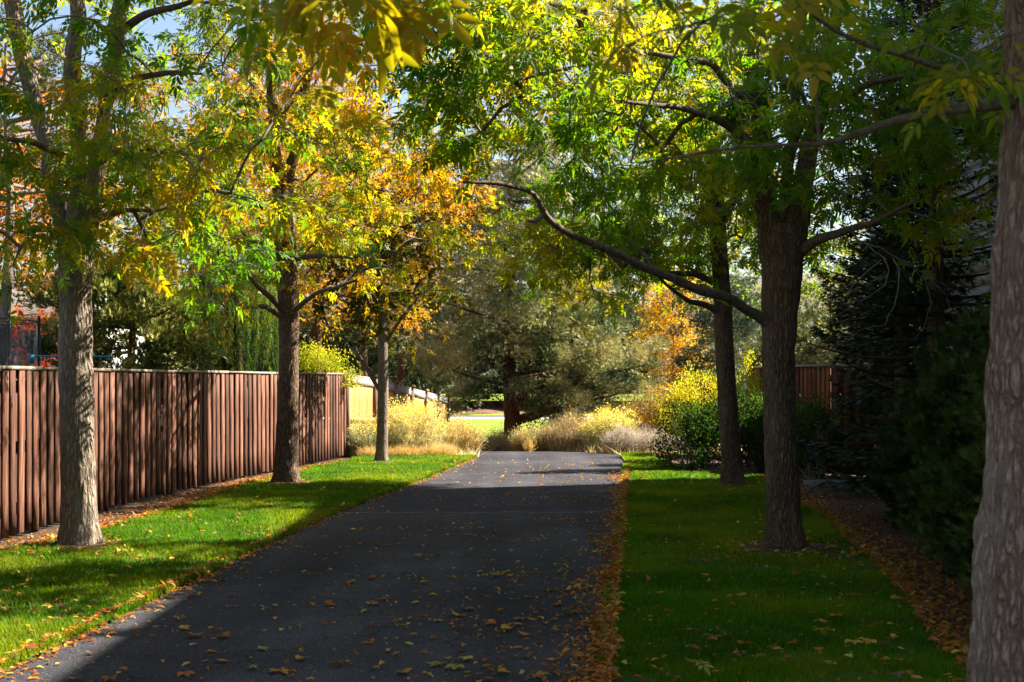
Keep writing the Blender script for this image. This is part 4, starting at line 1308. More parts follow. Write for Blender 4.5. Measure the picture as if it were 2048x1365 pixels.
# weeping tree: curtain of hanging strands
def weeping(name, label, base, height, rad, n, cols, seed):
    base = np.array(base, float)
    root = thing(name, label, 'tree', base)
    zt = np.linspace(-.05, height, 12)
    V, T = tube(np.stack([base[0] + .12 * np.sin(zt), base[1] + zt * 0, base[2] + zt], -1), .11 * (1 - .85 * zt / height), 14, .006, seed)
    m = Mesh(); m.add(V, T); m.build('trunk', M_BARK, root, smooth=True, off=base)
    AP, AU, AW, AS = [], [], [], []
    for i in range(n):
        az = RNG.random() * 2 * math.pi
        r = rad * RNG.random() ** .5
        top = base[2] + height * (.98 - .42 * (r / rad) ** 2 * (.5 + .5 * RNG.random()))
        x, y = base[0] + r * math.cos(az), base[1] + r * math.sin(az)
        if i % 9 == 0:
            s = np.array((base[0], base[1], top - .4)); e = np.array((x, y, top))
            Pl, Rl = resample([s, (s + e) / 2 + np.array((0, 0, .25)), e], [.03, .02, .006], .15)
            V, T = tube(Pl, Rl, 5); m = Mesh(); m.add(V, T); m.build('limb', M_BARK, root, smooth=True, off=base)
        L_ = min(top - base[2] - .4, .7 + RNG.random() * 1.5)
        k = int(L_ / .055)
        t = np.linspace(0, L_, k)
        sw = RNG.normal(size=2) * .07
        p = np.stack([x + sw[0] * (t / L_) ** 2 + RNG.normal(size=k) * .012 + .12 * math.cos(az) * np.sqrt(t / L_), y + sw[1] * (t / L_) ** 2 + RNG.normal(size=k) * .012, top - t], -1)
        AP.append(p); AU.append(unit(np.array((0, 0, -1.0)) + RNG.normal(size=(k, 3)) * .25)); AW.append(unit(RNG.normal(size=(k, 3)))); AS.append(.7 + .5 * RNG.random(k))
    A = np.concatenate(AP)
    V, T, C = scatter(TPL_STRAND, A, np.concatenate(AU), np.concatenate(AW), np.concatenate(AS), col_mix(len(A), cols, A, seed, 2.0))
    link('foliage', make_mesh('foliage', V - base, T, M_LEAF_FAR, C), root, 'stuff')
weeping('weeping_tree', 'weeping green tree with hanging strands behind the picket fence', (-5.95, 30.5, 0), 4.9, 1.15, 480, [(.02, .05, .012), (.06, .11, .018), (.16, .22, .03)], 56)

# dark evergreens along the right
spruce('spruce_tree', 'dark spruce with bare lower twigs in front of the pale house wall', (4.95, 16.6, 0), 8.0, 1.75, DARKC, 61, .27, 1.3, bare=.3, trunk_r=.13, thin=(2.7, .5), skirt=.6)
spruce('spruce_tree', 'black green spruce with low sweeping boughs beside the reddish fence corner', (5.6, 20.4, 0), 8.0, 1.5, DARKC, 62, .27, 1.15, skirt=.3)
spruce('spruce_tree', 'tall dark spruce right behind the reddish fence, farthest of the row', (6.2, 23.3, 0), 7.5, 1.3, DARKC, 63, .30, 1.0)
spruce('spruce_tree', 'dark spruce rising over the reddish fence from its far side', (7.5, 27.6, 0), 7.0, 1.9, DARKC, 65, .28, 1.1)
spruce('spruce_tree', 'dark spruce added to shade the path, outermost at the near end of the evergreens', (5.9, 12.2, 0), 8.0, 2.1, DARKC, 64, .30, 1.0)  # trunk stands out of view, placed for the shade it throws
for i, (x, y, h, r, lb) in enumerate(((3.75, 9.3, 2.7, .62, 'rounded dark evergreen shrub beside the nearest trunk, first of the hedge'), (4.0, 10.8, 2.75, .68, 'dark feathery evergreen shrub, second of the hedge behind the nearest trunk'),
        (4.2, 12.4, 2.5, .62, 'dark evergreen shrub in the middle of the hedge on the leaf strewn bed'), (4.45, 14.0, 2.3, .62, 'dark evergreen shrub just before the spruce boughs in the hedge'), (4.75, 15.6, 2.0, .62, 'small dark evergreen shrub at the far end of the hedge below the spruce'))):
    clump_conifer('arborvitae_shrub', lb, 'shrub', (x, y, 0), h,
        [((x, y, h * .42), (r, r, h * .42)), ((x, y, h * .68), (r * .72, r * .72, h * .3)), ((x - .1, y - .1, h * .25), (r * 1.05, r, h * .24))], 130, 80, HEDGEC, .05, clump_r=.17, limbs=10, seed=70 + i, up=.9, size=.85, tpl=TPL_FAN, low=.03, group='dark evergreen hedge along the right bed', shell=.25)

# bare hanging twigs of dead branches in front of the spruce
db = thing('dead_branch', 'bare grey dead branch with drooping twigs hanging before the dark spruce', 'branch', W(1700, 466, 12.4))
dbb = np.array(db.location)
for i, pts in enumerate((((1700, 466), (1760, 500), (1810, 530), (1860, 548), (1890, 590), (1905, 640)), ((1790, 520), (1800, 570), (1790, 620), (1760, 655), (1690, 672)),
             ((1850, 545), (1862, 590), (1858, 640), (1830, 690)), ((1730, 488), (1770, 520), (1775, 570), (1740, 600), (1700, 610), (1650, 640)), ((1810, 530), (1850, 560), (1900, 570), (1930, 600)), ((1768, 520), (1720, 560), (1690, 590), (1640, 600)))):
    P, R = resample([W(x, y, 12.4 - .15 * k * (1 if i % 2 else -1)) for k, (x, y) in enumerate(pts)], np.linspace(.011 if i == 0 else .006, .002, len(pts)), .06)
    P = P + (np.stack([vnoise(np.stack([np.arange(len(P)) * .5, P[:, 0] * 0 + i * 5 + k, P[:, 0] * 0], -1), 4) for k in range(3)], -1) - .5) * .06
    V, T = tube(P, R, 5); m = Mesh(); m.add(V, T)
    m.build('twig', M_TWIG, db, smooth=True, off=dbb)

# ================================================================== SHRUBS
def stem_shrub(name, label, base, w, h, nst, stemc, topc=None, ntop=0, topr=.05, seed=1, leafc=None, nleaf=0, lean=(0, 0), depth=None, upright=.8, tops=1.0, sw=.006, leaf_s=.5):
    "twiggy shrub: fine forked stems fanning from the base, small leaves, flower heads at the tips"
    base = np.array(base, float)
    depth = depth or w
    root = thing(name, label, 'shrub', base)
    n = nst
    a = RNG.random(n) * 2 * math.pi
    rr = RNG.random(n) ** .5
    b = np.stack([np.cos(a) * rr * w * .46, np.sin(a) * rr * depth * .46, np.zeros(n)], -1)
    dome = np.sqrt(np.maximum(0, 1 - (rr * .92) ** 2))
    tipz = h * (.30 + .70 * dome) * (.50 + .62 * RNG.random(n)) * (.60 + .44 * vnoise(np.stack([np.cos(a) * rr * 2.2, np.sin(a) * rr * 2.2, a * 0], -1), seed))
    tip = np.stack([np.cos(a) * rr * w * (.5 + .1 * RNG.random(n)) + lean[0] * tipz, np.sin(a) * rr * depth * .55 + lean[1] * tipz, tipz], -1) + RNG.normal(size=(n, 3)) * .05
    mid = (b + tip) / 2 + RNG.normal(size=(n, 3)) * .05 * np.array((1, 1, .5)) + np.array((0, 0, h * .06))
    sd = unit(np.cross(tip - b, RNG.normal(size=(n, 3)))) * sw
    s2 = unit(np.cross(tip - b, sd)) * sw
    V = np.stack([b - sd, b + sd, mid - sd * .8, mid + sd * .8, tip, b - s2, b + s2, mid - s2 * .8, mid + s2 * .8], 1)
    T0 = np.array([(0, 1, 3), (0, 3, 2), (2, 3, 4), (5, 6, 8), (5, 8, 7), (7, 8, 4)])
    cs = col_mix(n, stemc, b + base, seed, 2.0)
    sm = Mesh()
    sm.add(V.reshape(-1, 3), (T0[None] + (np.arange(n) * 9)[:, None, None]).reshape(-1, 3), np.repeat(cs, 9, 0))
    # side twigs
    k = n * 4
    i = RNG.integers(0, n, k)
    t = .3 + .65 * RNG.random(k)
    s = b[i] + (tip[i] - b[i]) * t[:, None] + (mid[i] - (b[i] + tip[i]) / 2) * (4 * t * (1 - t))[:, None]
    dd = unit(unit(tip[i] - b[i]) * upright + RNG.normal(size=(k, 3)) * .55)
    L_ = h * (.10 + .18 * RNG.random(k))
    e = s + dd * L_[:, None]
    sv = unit(np.cross(dd, RNG.normal(size=(k, 3)))) * sw * .6
    sm.add(np.stack([s - sv, s + sv, e], 1).reshape(-1, 3), np.arange(k * 3).reshape(-1, 3), np.repeat(col_mix(k, stemc, s + base, seed + 1, 2.0), 3, 0))
    sm.build('stems', M_STRAW, root, 'stuff')
    if nleaf:
        i = RNG.integers(0, k, nleaf)
        p = s[i] + (e[i] - s[i]) * RNG.random((nleaf, 1))
        V, T, C = scatter(TPL_LEAF, p, unit(dd[i] + RNG.normal(size=(nleaf, 3)) * .6), unit(RNG.normal(size=(nleaf, 3)) + np.array((0, 0, .6))), leaf_s * (.6 + .7 * RNG.random(nleaf)), col_mix(nleaf, leafc, p + base, seed + 2, 1.6))
        link('foliage', make_mesh('foliage', V, T, M_LEAF_FAR, C), root, 'stuff')
    if ntop:
        sel = np.argsort(-(tip[:, 2] / h + .5 * RNG.random(n)))[:int(n * tops)]
        i = RNG.choice(sel, ntop)
        p = tip[i] + RNG.normal(size=(ntop, 3)) * topr * np.array((1, 1, .7))
        V, T, C = scatter(TPL_LEAF, p, unit(RNG.normal(size=(ntop, 3)) + np.array((0, 0, .8))), unit(RNG.normal(size=(ntop, 3))), .35 + .35 * RNG.random(ntop), col_mix(ntop, topc, p + base, seed + 3, 3.0))
        link('flower_heads', make_mesh('flower_heads', V, T, M_LEAF_FAR, C), root, 'stuff')
    return root

STRAW = [(.40, .32, .15), (.58, .50, .27), (.70, .63, .40)]
SAGE = [(.20, .21, .12), (.36, .36, .22), (.50, .49, .33)]
FLOW = [(.55, .43, .06), (.68, .56, .15), (.74, .65, .30)]
TAN = [(.30, .20, .08), (.45, .32, .14), (.56, .45, .25)]
LAV = [(.25, .20, .18), (.42, .36, .34), (.56, .50, .48)]
def at(px, Y): return ((px - CX) * Y / F, Y, float(gz(0, Y)))
stem_shrub('rabbitbrush', 'tall straw coloured rabbitbrush with yellow flower heads right of the maple trunk', at(808, 31.2), 1.5, 1.27, 1500, STRAW + SAGE[1:], FLOW, 5200, .05, 81, SAGE, 3500, lean=(.12, 0), depth=1.5, tops=.5)
stem_shrub('rabbitbrush', 'smaller sage green rabbitbrush between the picket fence corner and the maple trunk', at(728, 30.6), .75, .85, 800, SAGE, FLOW, 700, .04, 82, SAGE, 2200, depth=.8, tops=.4)
stem_shrub('dry_shrub', 'fine tan shrub at the left edge of the path crest', at(908, 32.2), 1.15, .86, 1200, TAN + STRAW, FLOW, 700, .04, 83, TAN + SAGE[1:], 2600, lean=(.1, 0), tops=.5)
stem_shrub('sagebrush', 'dark sage green shrub at the foot of the last fence panel', at(875, 37.5), 1.0, 1.15, 500, SAGE, None, 0, .04, 84, [(.06, .075, .055), (.12, .14, .10)], 2600)
stem_shrub('dry_shrub', 'low dull shrub in front of the red brown juniper trunk', at(1000, 36.0), .95, .62, 700, TAN + LAV, FLOW, 250, .04, 85, SAGE, 1800)
stem_shrub('dry_shrub', 'airy olive shrub just right of the juniper trunk', at(1068, 34.6), .95, .80, 900, TAN + SAGE, FLOW, 400, .04, 86, SAGE, 2400, tops=.6)
stem_shrub('dry_shrub', 'tangled purple brown shrub between juniper and the yellow topped rabbitbrush', at(1135, 34.4), 1.15, 1.12, 1200, LAV[:2] + TAN, FLOW, 350, .04, 87, TAN, 1500, lean=(.1, 0))
stem_shrub('rabbitbrush', 'rounded rabbitbrush topped with pale yellow flowers right of the path end', at(1222, 33.6), 1.30, 1.05, 1200, STRAW + SAGE, FLOW, 5200, .06, 88, SAGE, 1500, tops=.6)
stem_shrub('dry_shrub', 'leafless lavender grey twig shrub at the right end of the path', at(1272, 32.2), 1.35, .72, 1700, LAV, None, 0, .04, 89, upright=.5)
stem_shrub('dry_shrub', 'second leafless grey shrub before the orange leaved bush', at(1330, 32.6), .75, .55, 700, LAV, None, 0, .04, 90, upright=.5)
stem_shrub('autumn_shrub', 'orange and olive leaved shrub left of the bright yellow green bush', at(1335, 34.5), 1.75, 1.85, 900, TAN, None, 0, .04, 91, [(.10, .12, .02), (.36, .22, .02), (.56, .26, .02)], 14000, leaf_s=.7)
stem_shrub('autumn_shrub', 'thin coppery shrub above the yellow topped rabbitbrush', at(1265, 36.5), 1.1, 1.75, 500, TAN, None, 0, .04, 92, [(.20, .14, .03), (.42, .22, .03), (.46, .30, .06)], 3500, leaf_s=.7)
for i, (px, Y, w, h, lb) in enumerate(((742, 30.1, .5, .25, 'orange tuft of dry grass nearest the maple trunk'), (808, 30.2, .75, .3, 'wide pale tuft of dry grass below the tall rabbitbrush'), (875, 30.6, .8, .34, 'golden tuft of dry grass at the lawn end'), (1058, 33.4, .16, .44, 'slim leaning tuft of straw beside the juniper trunk'))):
    stem_shrub('grass_tuft', lb, at(px, Y), w, h, 900 if w > .2 else 90, [(.50, .31, .09), (.60, .45, .2), (.68, .58, .34)], None, 0, .04, 95 + i, sw=.004, upright=1.0)

n = 16000
x = -2.6 + RNG.random(n) * 7.2
y = 30.4 + RNG.random(n) * 7
on = ((x > path_l(y) - .05) & (x < path_r(y) + .05)) | (x < fence_x(np.minimum(y, 30.3)) + .2) | ((x > path_r(y)) & (x < lawn_r(y) + .1) & (y < 31.1))
x, y = x[~on], y[~on]
n = len(x)
A = np.stack([x, y, gz(x, y)], -1)
hh = .06 + .22 * RNG.random(n) ** 2
V = np.stack([A + RNG.normal(size=(n, 3)) * (.008, .008, 0), A + RNG.normal(size=(n, 3)) * (.008, .008, 0), A + np.stack([RNG.normal(size=n) * hh * .7, RNG.normal(size=n) * hh * .7, hh], -1)], 1).reshape(-1, 3)
link('dry_grass', make_mesh('dry_grass', V, np.arange(n * 3).reshape(-1, 3), M_STRAW, np.repeat(col_mix(n, TAN + STRAW, A, 3), 3, 0)), kind='stuff')

def leaf_bush(name, label, base, ells, n, cols, seed, size=1.0, cat='shrub', mat=None, stems=26, group=None, tpl=TPL_LEAF, sh=.3, up=.3):
    base = np.array(base, float)
    root = thing(name, label, cat, base, group)
    sm = Mesh()
    tips = in_ellipsoids(stems, ells, .5)
    for p in tips:
        b = base + np.array((RNG.normal() * .12, RNG.normal() * .12, -.02))
        Pl, Rl = resample([b, (b + p) / 2 + RNG.normal(size=3) * .08, p], [.016, .010, .004], .12)
        V, T = tube(Pl, Rl, 5)
        sm.add(V, T)
    sm.build('stems', M_TWIG, root, 'stuff', off=base)
    nc = max(60, n // 70)
    C0 = in_ellipsoids(nc, ells, sh)
    ci = RNG.integers(0, nc, n)
    ax = unit(C0 - base - np.array((0, 0, .1)))
    A = C0[ci] + RNG.normal(size=(n, 3)) * .075 + ax[ci] * (RNG.random((n, 1)) - .4) * .28
    A[:, 2] = np.maximum(A[:, 2], base[2] + .04)
    U = unit(ax[ci] * .8 + RNG.normal(size=(n, 3)) * .6 + np.array((0, 0, up)))
    Wn = unit(RNG.normal(size=(n, 3)) * .7 + np.array((0, 0, .8)))
    V, T, C = scatter(tpl, A, U, Wn, size * (.6 + .7 * RNG.random(n)), col_mix(n, cols, A, seed, 1.5))
    link('foliage', make_mesh('foliage', V - base, T, mat or M_LEAF_FAR, C), root, 'stuff')
    return root
DKG = [(.014, .036, .008), (.03, .07, .012), (.05, .10, .016)]
GOLD = [(.18, .24, .014), (.38, .38, .018), (.56, .48, .03)]
leaf_bush('clipped_shrub', 'dark green rounded shrub on the lawn edge left of the slender ash trunk', at(1395, 25.2), [((3.1, 25.3, .58), (.6, .6, .58)), ((3.35, 25.6, .8), (.5, .5, .45)), ((3.6, 25.6, .6), (.6, .6, .62))], 9000, DKG, 101, .75, group='dark rounded shrubs behind the right lawn')
leaf_bush('clipped_shrub', 'dark green shrub between the slender ash and the forked trunk', at(1525, 25.6), [((4.3, 25.5, .72), (.75, .6, .72)), ((4.7, 25.5, .5), (.5, .5, .5))], 9000, DKG, 102, .75, group='dark rounded shrubs behind the right lawn')
leaf_bush('fern_shrub', 'leafy shrub in front of the reddish fence right of the forked trunk', at(1635, 23.0), [((4.98, 23.2, .78), (.42, .42, .45)), ((4.9, 23.3, .35), (.4, .4, .3))], 5000, DKG[1:], 103, .8)
leaf_bush('golden_shrub', 'bright yellow green shrub glowing in the sun behind the slender ash', at(1465, 27.6), [((3.75, 27.8, 1.05), (.8, .7, .75)), ((3.25, 27.6, .95), (.45, .5, .55)), ((4.45, 27.7, 1.15), (.7, .6, .72)), ((4.65, 27.8, 1.75), (.22, .22, .5)), ((4.05, 27.7, 1.45), (.3, .3, .45))], 15000, GOLD, 104, .62, up=.8)
leaf_bush('barberry_shrub', 'dark red leaved shrub behind the yellow green shrub', at(1400, 30.5), [((4.05, 30.5, 1.25), (.6, .5, .5))], 2500, [(.05, .012, .014), (.12, .025, .025)], 105, .7)
leaf_bush('hanging_vine', 'yellow green vine spilling over the far end of the picket fence', (-3.72, 30.0, 1.5), [((-3.72, 29.95, 1.88), (.34, .4, .20)), ((-3.46, 29.9, 1.62), (.17, .2, .26)), ((-4.15, 29.9, 2.05), (.45, .45, .26)), ((-3.36, 30.0, 1.38), (.10, .12, .28))], 4200, GOLD, 106, .7, cat='vine', stems=16, up=-1.4)
leaf_bush('box_shrub', 'dark clipped ball shrub on the far mulch bank', (-3.2, 100, .3), [((-3.0, 100, 1.0), (1.0, 1.0, .9)), ((-2.2, 100, 1.0), (.7, .7, .7))], 3500, DKG, 107, 2.2)
leaf_bush('low_shrub', 'dark low shrubs in the shade just behind the juniper trunk', (1.2, 41, -.6), [((1.0, 41, .35), (1.0, .7, .8)), ((2.2, 41.5, .4), (.9, .7, .8))], 5000, DKG, 108, 1.0)
leaf_bush('maple_shrub', 'red and orange leaved shrub in the yard beyond the picket fence', (-9.9, 29.5, 0), [((-9.8, 29.5, 2.2), (.8, .8, .9)), ((-10.3, 29.3, 1.4), (.8, .8, .8)), ((-9.3, 29.6, 1.5), (.7, .7, .8))], 5200, [(.20, .02, .012), (.42, .06, .015), (.55, .16, .02)], 109, 1.1)

# ================================================================== BACKGROUND TREES
def bg_tree(name, label, base, h, ells, nt, tone, spread, seed, s=1.5, tr=.15, lean=0, tpl=TPL_LEAF, per=9, tw=7, bark=None, tint=None):
    base = np.array(base, float)
    return deciduous(name, label, 'tree', base, [(base + np.array((0, 0, -.05)), tr), (base + np.array((lean * .3, 0, h * .35)), tr * .8), (base + np.array((lean, 0, h * .8)), tr * .3)], [],
        [(np.array(c), r) for c, r in ells], nt, tone, spread, tpl=tpl, tplf=tpl, leaf_s=s, per_twig=per, twigs=tw, bark=bark, low=h * .12, seed=seed, trunk_n=14, step=.3, bark_amp=.008, lmat=M_LEAF_FAR, twig_len=.6, limb_part=False, tint=tint)
bg_tree('yellow_tree', 'golden yellow tree behind the picket fence, just right of the second trunk', (-4.6, 33.5, -.05), 7.5, [((-4.5, 33.5, 5.0), (2.0, 1.9, 2.6))], 300, .50, .13, 121, 1.35)
bg_tree('yellow_tree', 'tall yellow tree far behind, between the second trunk and the gap of sky', (-4.8, 46, -.72), 10, [((-4.6, 46, 7.0), (2.7, 2.4, 3.6)), ((-3.2, 46, 5), (1.4, 1.4, 2))], 330, .50, .15, 122, 2.1)
bg_tree('orange_tree', 'orange leaved tree in the far left yard behind the pale trunk', (-11.6, 31, 0), 8.5, [((-11.3, 31, 5.9), (2.9, 2.4, 2.8))], 300, .70, .10, 123, 1.7)
bg_tree('yellow_tree', 'yellow green tree beyond the picket fence between the first two trunks', (-8.3, 37, -.3), 10, [((-8.3, 37, 6.8), (3.3, 2.6, 3.6)), ((-7.0, 36.5, 4.2), (1.5, 1.5, 1.3))], 360, .53, .15, 124, 1.9)
bg_tree('orange_tree', 'orange tinged tree top behind the second trunk', (-6.2, 40, -.5), 11, [((-6.0, 40, 8.0), (2.3, 2.2, 3.0))], 280, .66, .12, 125, 1.9)
bg_tree('yellow_tree', 'pale yellow green tree far behind the maple in the gap of sky', (-3.4, 55, -.72), 13, [((-1.6, 55, 9.5), (2.4, 2.2, 3.8))], 150, .42, .14, 130, 2.1, lean=1.6)
bg_tree('honey_locust', 'bright orange yellow tree right of the juniper', (4.75, 42, -.6), 6.0, [((4.75, 42, 3.2), (1.1, 1.0, 1.9)), ((5.1, 41.6, 1.7), (1.0, .8, .9))], 280, .55, .04, 126, .95, .08, tint=lambda a: J((1.45, 1.6, 1.5)))
bg_tree('green_tree', 'lime green tree standing in sun behind the slender ash', (5.6, 47, -.72), 10, [((5.4, 47, 6.6), (3.0, 2.6, 3.4))], 200, .34, .12, 127, 1.8)
bg_tree('green_tree', 'sunlit light green tree beyond the reddish fence', (8.6, 36, -.3), 6, [((8.0, 36, 3.4), (2.0, 2.0, 2.0)), ((9.6, 36.5, 3.8), (2.0, 2.0, 2.0))], 210, .33, .12, 128, 1.6)
bg_tree('green_tree', 'tall green tree filling the view between slender ash and forked trunk', (9.8, 52, -.72), 12, [((9.5, 52, 7.5), (4.0, 3.4, 4.2))], 190, .30, .14, 129, 2.1)
clump_conifer('pine_shrub', 'pale feathery conifer peeking over the reddish fence', 'tree', (7.0, 31, 0), 4.2, [((6.9, 31, 2.3), (1.2, 1.0, 1.4)), ((7.7, 31, 2.0), (1, 1, 1.2)), ((5.9, 31, 1.9), (.8, .8, 1.2))], 120, 110, [(.05, .07, .03), (.14, .16, .07), (.28, .27, .13)], .1, clump_r=.3, limbs=14, seed=57)
# pine trunk at far left, mostly bare below
clump_conifer('pine_tree', 'pine with grey trunk and thin lower boughs in the far left yard', 'tree', W(15, 810, 27) * J((1, 1, 0)), 9, [((-9.6, 27, 7.0), (2.2, 2.0, 2.2)), ((-8.6, 26.8, 3.3), (1.1, 1.0, .55))], 70, 90, [(.04, .05, .02), (.09, .10, .035)], .17, bark=M_BARK_G, clump_r=.4, limbs=30, seed=58)

# a far wood closing the horizon
n = 24000
x = -60 + RNG.random(n) * 130
x = np.where((x > -14) & (x < 4) & (RNG.random(n) < .3), x + 20, x)
y = 150 + RNG.random(n) * 25
topz = 7 + 6 * vnoise(np.stack([x * .12, x * 0, x * 0], -1), 9) + 3 * vnoise(np.stack([x * .4, x * 0, x * 0], -1), 10)
z = -.7 + topz * RNG.random(n) ** .7
A = np.stack([x, y, z], -1)
V, T, C = scatter(TPL_LEAF, A, unit(RNG.normal(size=(n, 3))), unit(RNG.normal(size=(n, 3))), 19 + 13 * RNG.random(n), col_mix(n, [(.02, .035, .02), (.045, .065, .025), (.10, .11, .03)], A, 5, .15))
link('far_woodland', make_mesh('far_woodland', V, T, M_NEEDLE, C), kind='stuff')

# ================================================================== HOUSES AND YARD THINGS
M_SIDING = noise_mat('pale_siding', [(.3, (.40, .41, .45)), (.7, (.50, .51, .55))], 1.5, .8, .1, 30, .003)
M_TRIM = noise_mat('tan_trim', [(.3, (.34, .27, .19)), (.7, (.44, .36, .26))], 4, .8, .1)
M_ROOF = noise_mat('shingle', [(.3, (.07, .06, .055)), (.7, (.15, .13, .12))], 14, .95, .5, 50, .01)
M_GLASSD, _nt, _out = new_mat('dark_glass')
_p = N(_nt, 'ShaderNodeBsdfPrincipled', i_Roughness=.08)
_p.inputs['Base Color'].default_value = (.02, .025, .03, 1)
_nt.links.new(_p.outputs[0], _out.inputs[0])

def house(name, label, x0, x1, y0, y1, hw, ridge, base_z, siding_mat, courses=True, face='x0', along='y', over=.45, wins=()):
    base = np.array(((x0 + x1) / 2, (y0 + y1) / 2, base_z))
    root = thing(name, label, 'house', base)
    cx, cy = (x1 - x0) / 2, (y1 - y0) / 2
    m = Mesh()
    m.box((-cx, -cy, 0), (cx, cy, hw))
    if along == 'y':   # gable ends at y faces
        for s in (-1, 1):
            m.add([(-cx, s * cy, hw), (cx, s * cy, hw), (0, s * cy, ridge)], [(0, 1, 2)])
    else:
        for s in (-1, 1):
            m.add([(s * cx, -cy, hw), (s * cx, cy, hw), (s * cx, 0, ridge)], [(0, 1, 2)])
    m.build('wall', siding_mat, root)
    def slab(nm, pts, th, mat):
        mm = Mesh()
        P = np.array(pts, float)
        Q = P + np.array((0, 0, th))
        mm.add(np.concatenate([P, Q]), [(0, 1, 2, 3), (7, 6, 5, 4), (0, 4, 5, 1), (1, 5, 6, 2), (2, 6, 7, 3), (3, 7, 4, 0)])
        return mm.build(nm, mat, root)
    if along == 'y':
        sl = (ridge - hw) / cx
        for s in (-1, 1):
            slab('roof', [(s * (cx + over), -cy - over, hw - sl * over), (s * (cx + over), cy + over, hw - sl * over), (0, cy + over, ridge), (0, -cy - over, ridge)], .12, M_ROOF)
            mm = Mesh()
            xx = s * (cx + over + .012)
            mm.box((xx - .012, -cy - over, hw - sl * over - .10), (xx + .012, cy + over, hw - sl * over + .12))
            mm.build('fascia', M_TRIM, root)
    else:
        sl = (ridge - hw) / cy
        for s in (-1, 1):
            slab('roof', [(-cx - over, s * (cy + over), hw - sl * over), (cx + over, s * (cy + over), hw - sl * over), (cx + over, 0, ridge), (-cx - over, 0, ridge)], .12, M_ROOF)
            mm = Mesh()
            mm.box((-cx - over, s * (cy + over + .012) - .012, hw - sl * over - .10), (cx + over, s * (cy + over + .012) + .012, hw - sl * over + .12))
            mm.build('fascia', M_TRIM, root)
    # lap siding courses on the face towards the path
    me = None
    if courses:
        mm = Mesh()
        L_ = y1 - y0 if face in ('x0', 'x1') else x1 - x0
        V = [(0, -L_ / 2, 0), (0, L_ / 2, 0), (-.028, -L_ / 2, 0), (-.028, L_ / 2, 0), (-.008, -L_ / 2, .2), (-.008, L_ / 2, .2), (0, -L_ / 2, .2), (0, L_ / 2, .2)]
        mm.add(V, [(0, 1, 3, 2), (2, 3, 5, 4), (4, 5, 7, 6)])
        me = make_mesh('siding_board', np.concatenate(mm.V), np.concatenate(mm.T), siding_mat)
        z = .05
        while z < hw - .25:
            o = link('siding_board', me, root)
            if face == 'x0':
                o.location = (-cx - .002, 0, z)
            elif face == 'x1':
                o.location = (cx + .002, 0, z); o.rotation_euler = (0, 0, math.pi)
            else:
                o.location = (0, -cy - .002, z); o.rotation_euler = (0, 0, math.pi / 2)
            z += .2
    for (u, z, w, h) in wins:
        fr = Mesh()
        t = .08
        for lo, hi in (((-w / 2 - t, 0, -t), (w / 2 + t, .06, 0)), ((-w / 2 - t, 0, h), (w / 2 + t, .06, h + t)), ((-w / 2 - t, 0, 0), (-w / 2, .06, h)), ((w / 2, 0, 0), (w / 2 + t, .06, h)), ((-.03, 0, 0), (.03, .06, h))):
            fr.box(lo, hi)
        o = fr.build('window', M_TRIM, root)
        g = Mesh(); g.box((-w / 2, .02, 0), (w / 2, .03, h))
        g.build('pane', M_GLASSD, o)
        if face == 'x0':
            o.location = (-cx - .03, u, z); o.rotation_euler = (0, 0, math.pi / 2)
        elif face == 'x1':
            o.location = (cx + .03, u, z); o.rotation_euler = (0, 0, -math.pi / 2)
        else:
            o.location = (u, -cy - .03, z); o.rotation_euler = (0, 0, math.pi); 
    return root
house('house', 'pale blue grey sided house half hidden by the dark spruces', 6.95, 15.6, 3.0, 24.3, 8.6, 11.0, 0, M_SIDING)  # eave height and far end shaped so its shadow covers the path
house('house', 'lavender grey house seen between the orange yellow tree and the pale conifer', 7.2, 15, 60, 70, 4.6, 7.0, -.72, noise_mat('lilac_siding', [(.3, (.26, .26, .32)), (.7, (.34, .34, .40))], 1.5, .85, .1), True, 'y0', 'x', wins=((-2.2, 1.4, 1.2, 1.2),))
house('house', 'light grey house in the yard behind the red leaved shrub', -24, -12.7, 40, 50, 4.0, 5.4, -.5, noise_mat('grey_siding', [(.3, (.42, .41, .44)), (.7, (.52, .51, .54))], 1.5, .85, .1), True, 'y0', 'x', wins=((4.4, 1.2, 1.4, 1.2), (1.0, 1.2, 1.4, 1.2)))

# enclosure with dark netting behind the left fence
mnet, nt, out = new_mat('dark_netting')
v = coords(nt, (1, 1, 1))
wx = N(nt, 'ShaderNodeBsdfTransparent')
pd = N(nt, 'ShaderNodeBsdfPrincipled', i_Roughness=.7)
pd.inputs['Base Color'].default_value = (.03, .032, .045, 1)
mx = N(nt, 'ShaderNodeMixShader')
nz = N(nt, 'ShaderNodeTexNoise', i_Scale=2.2, i_Detail=3.0)
nt.links.new(v, nz.inputs['Vector'])
mr = N(nt, 'ShaderNodeMapRange')
mr.inputs[3].default_value = .42
mr.inputs[4].default_value = .72
nt.links.new(nz.outputs[0], mr.inputs[0])
nt.links.new(mr.outputs[0], mx.inputs[0])
nt.links.new(wx.outputs[0], mx.inputs[1])
nt.links.new(pd.outputs[0], mx.inputs[2])
nt.links.new(mx.outputs[0], out.inputs[0])
def plain(name, c, r=.6):
    return noise_mat(name, [(.3, tuple(x * .85 for x in c)), (.7, tuple(min(1, x * 1.1) for x in c))], 6, r, .05)
M_POLE = plain('dark_pole', (.03, .035, .05))
M_BLUE = plain('turquoise_plastic', (.02, .22, .30), .4)
tb = np.array((-9.05, 21.6, 0))
tr = thing('trampoline', 'dark netted trampoline enclosure standing behind the picket fence', 'trampoline', tb)
Rr_ = 1.75
th = np.linspace(0, 2 * math.pi, 41)
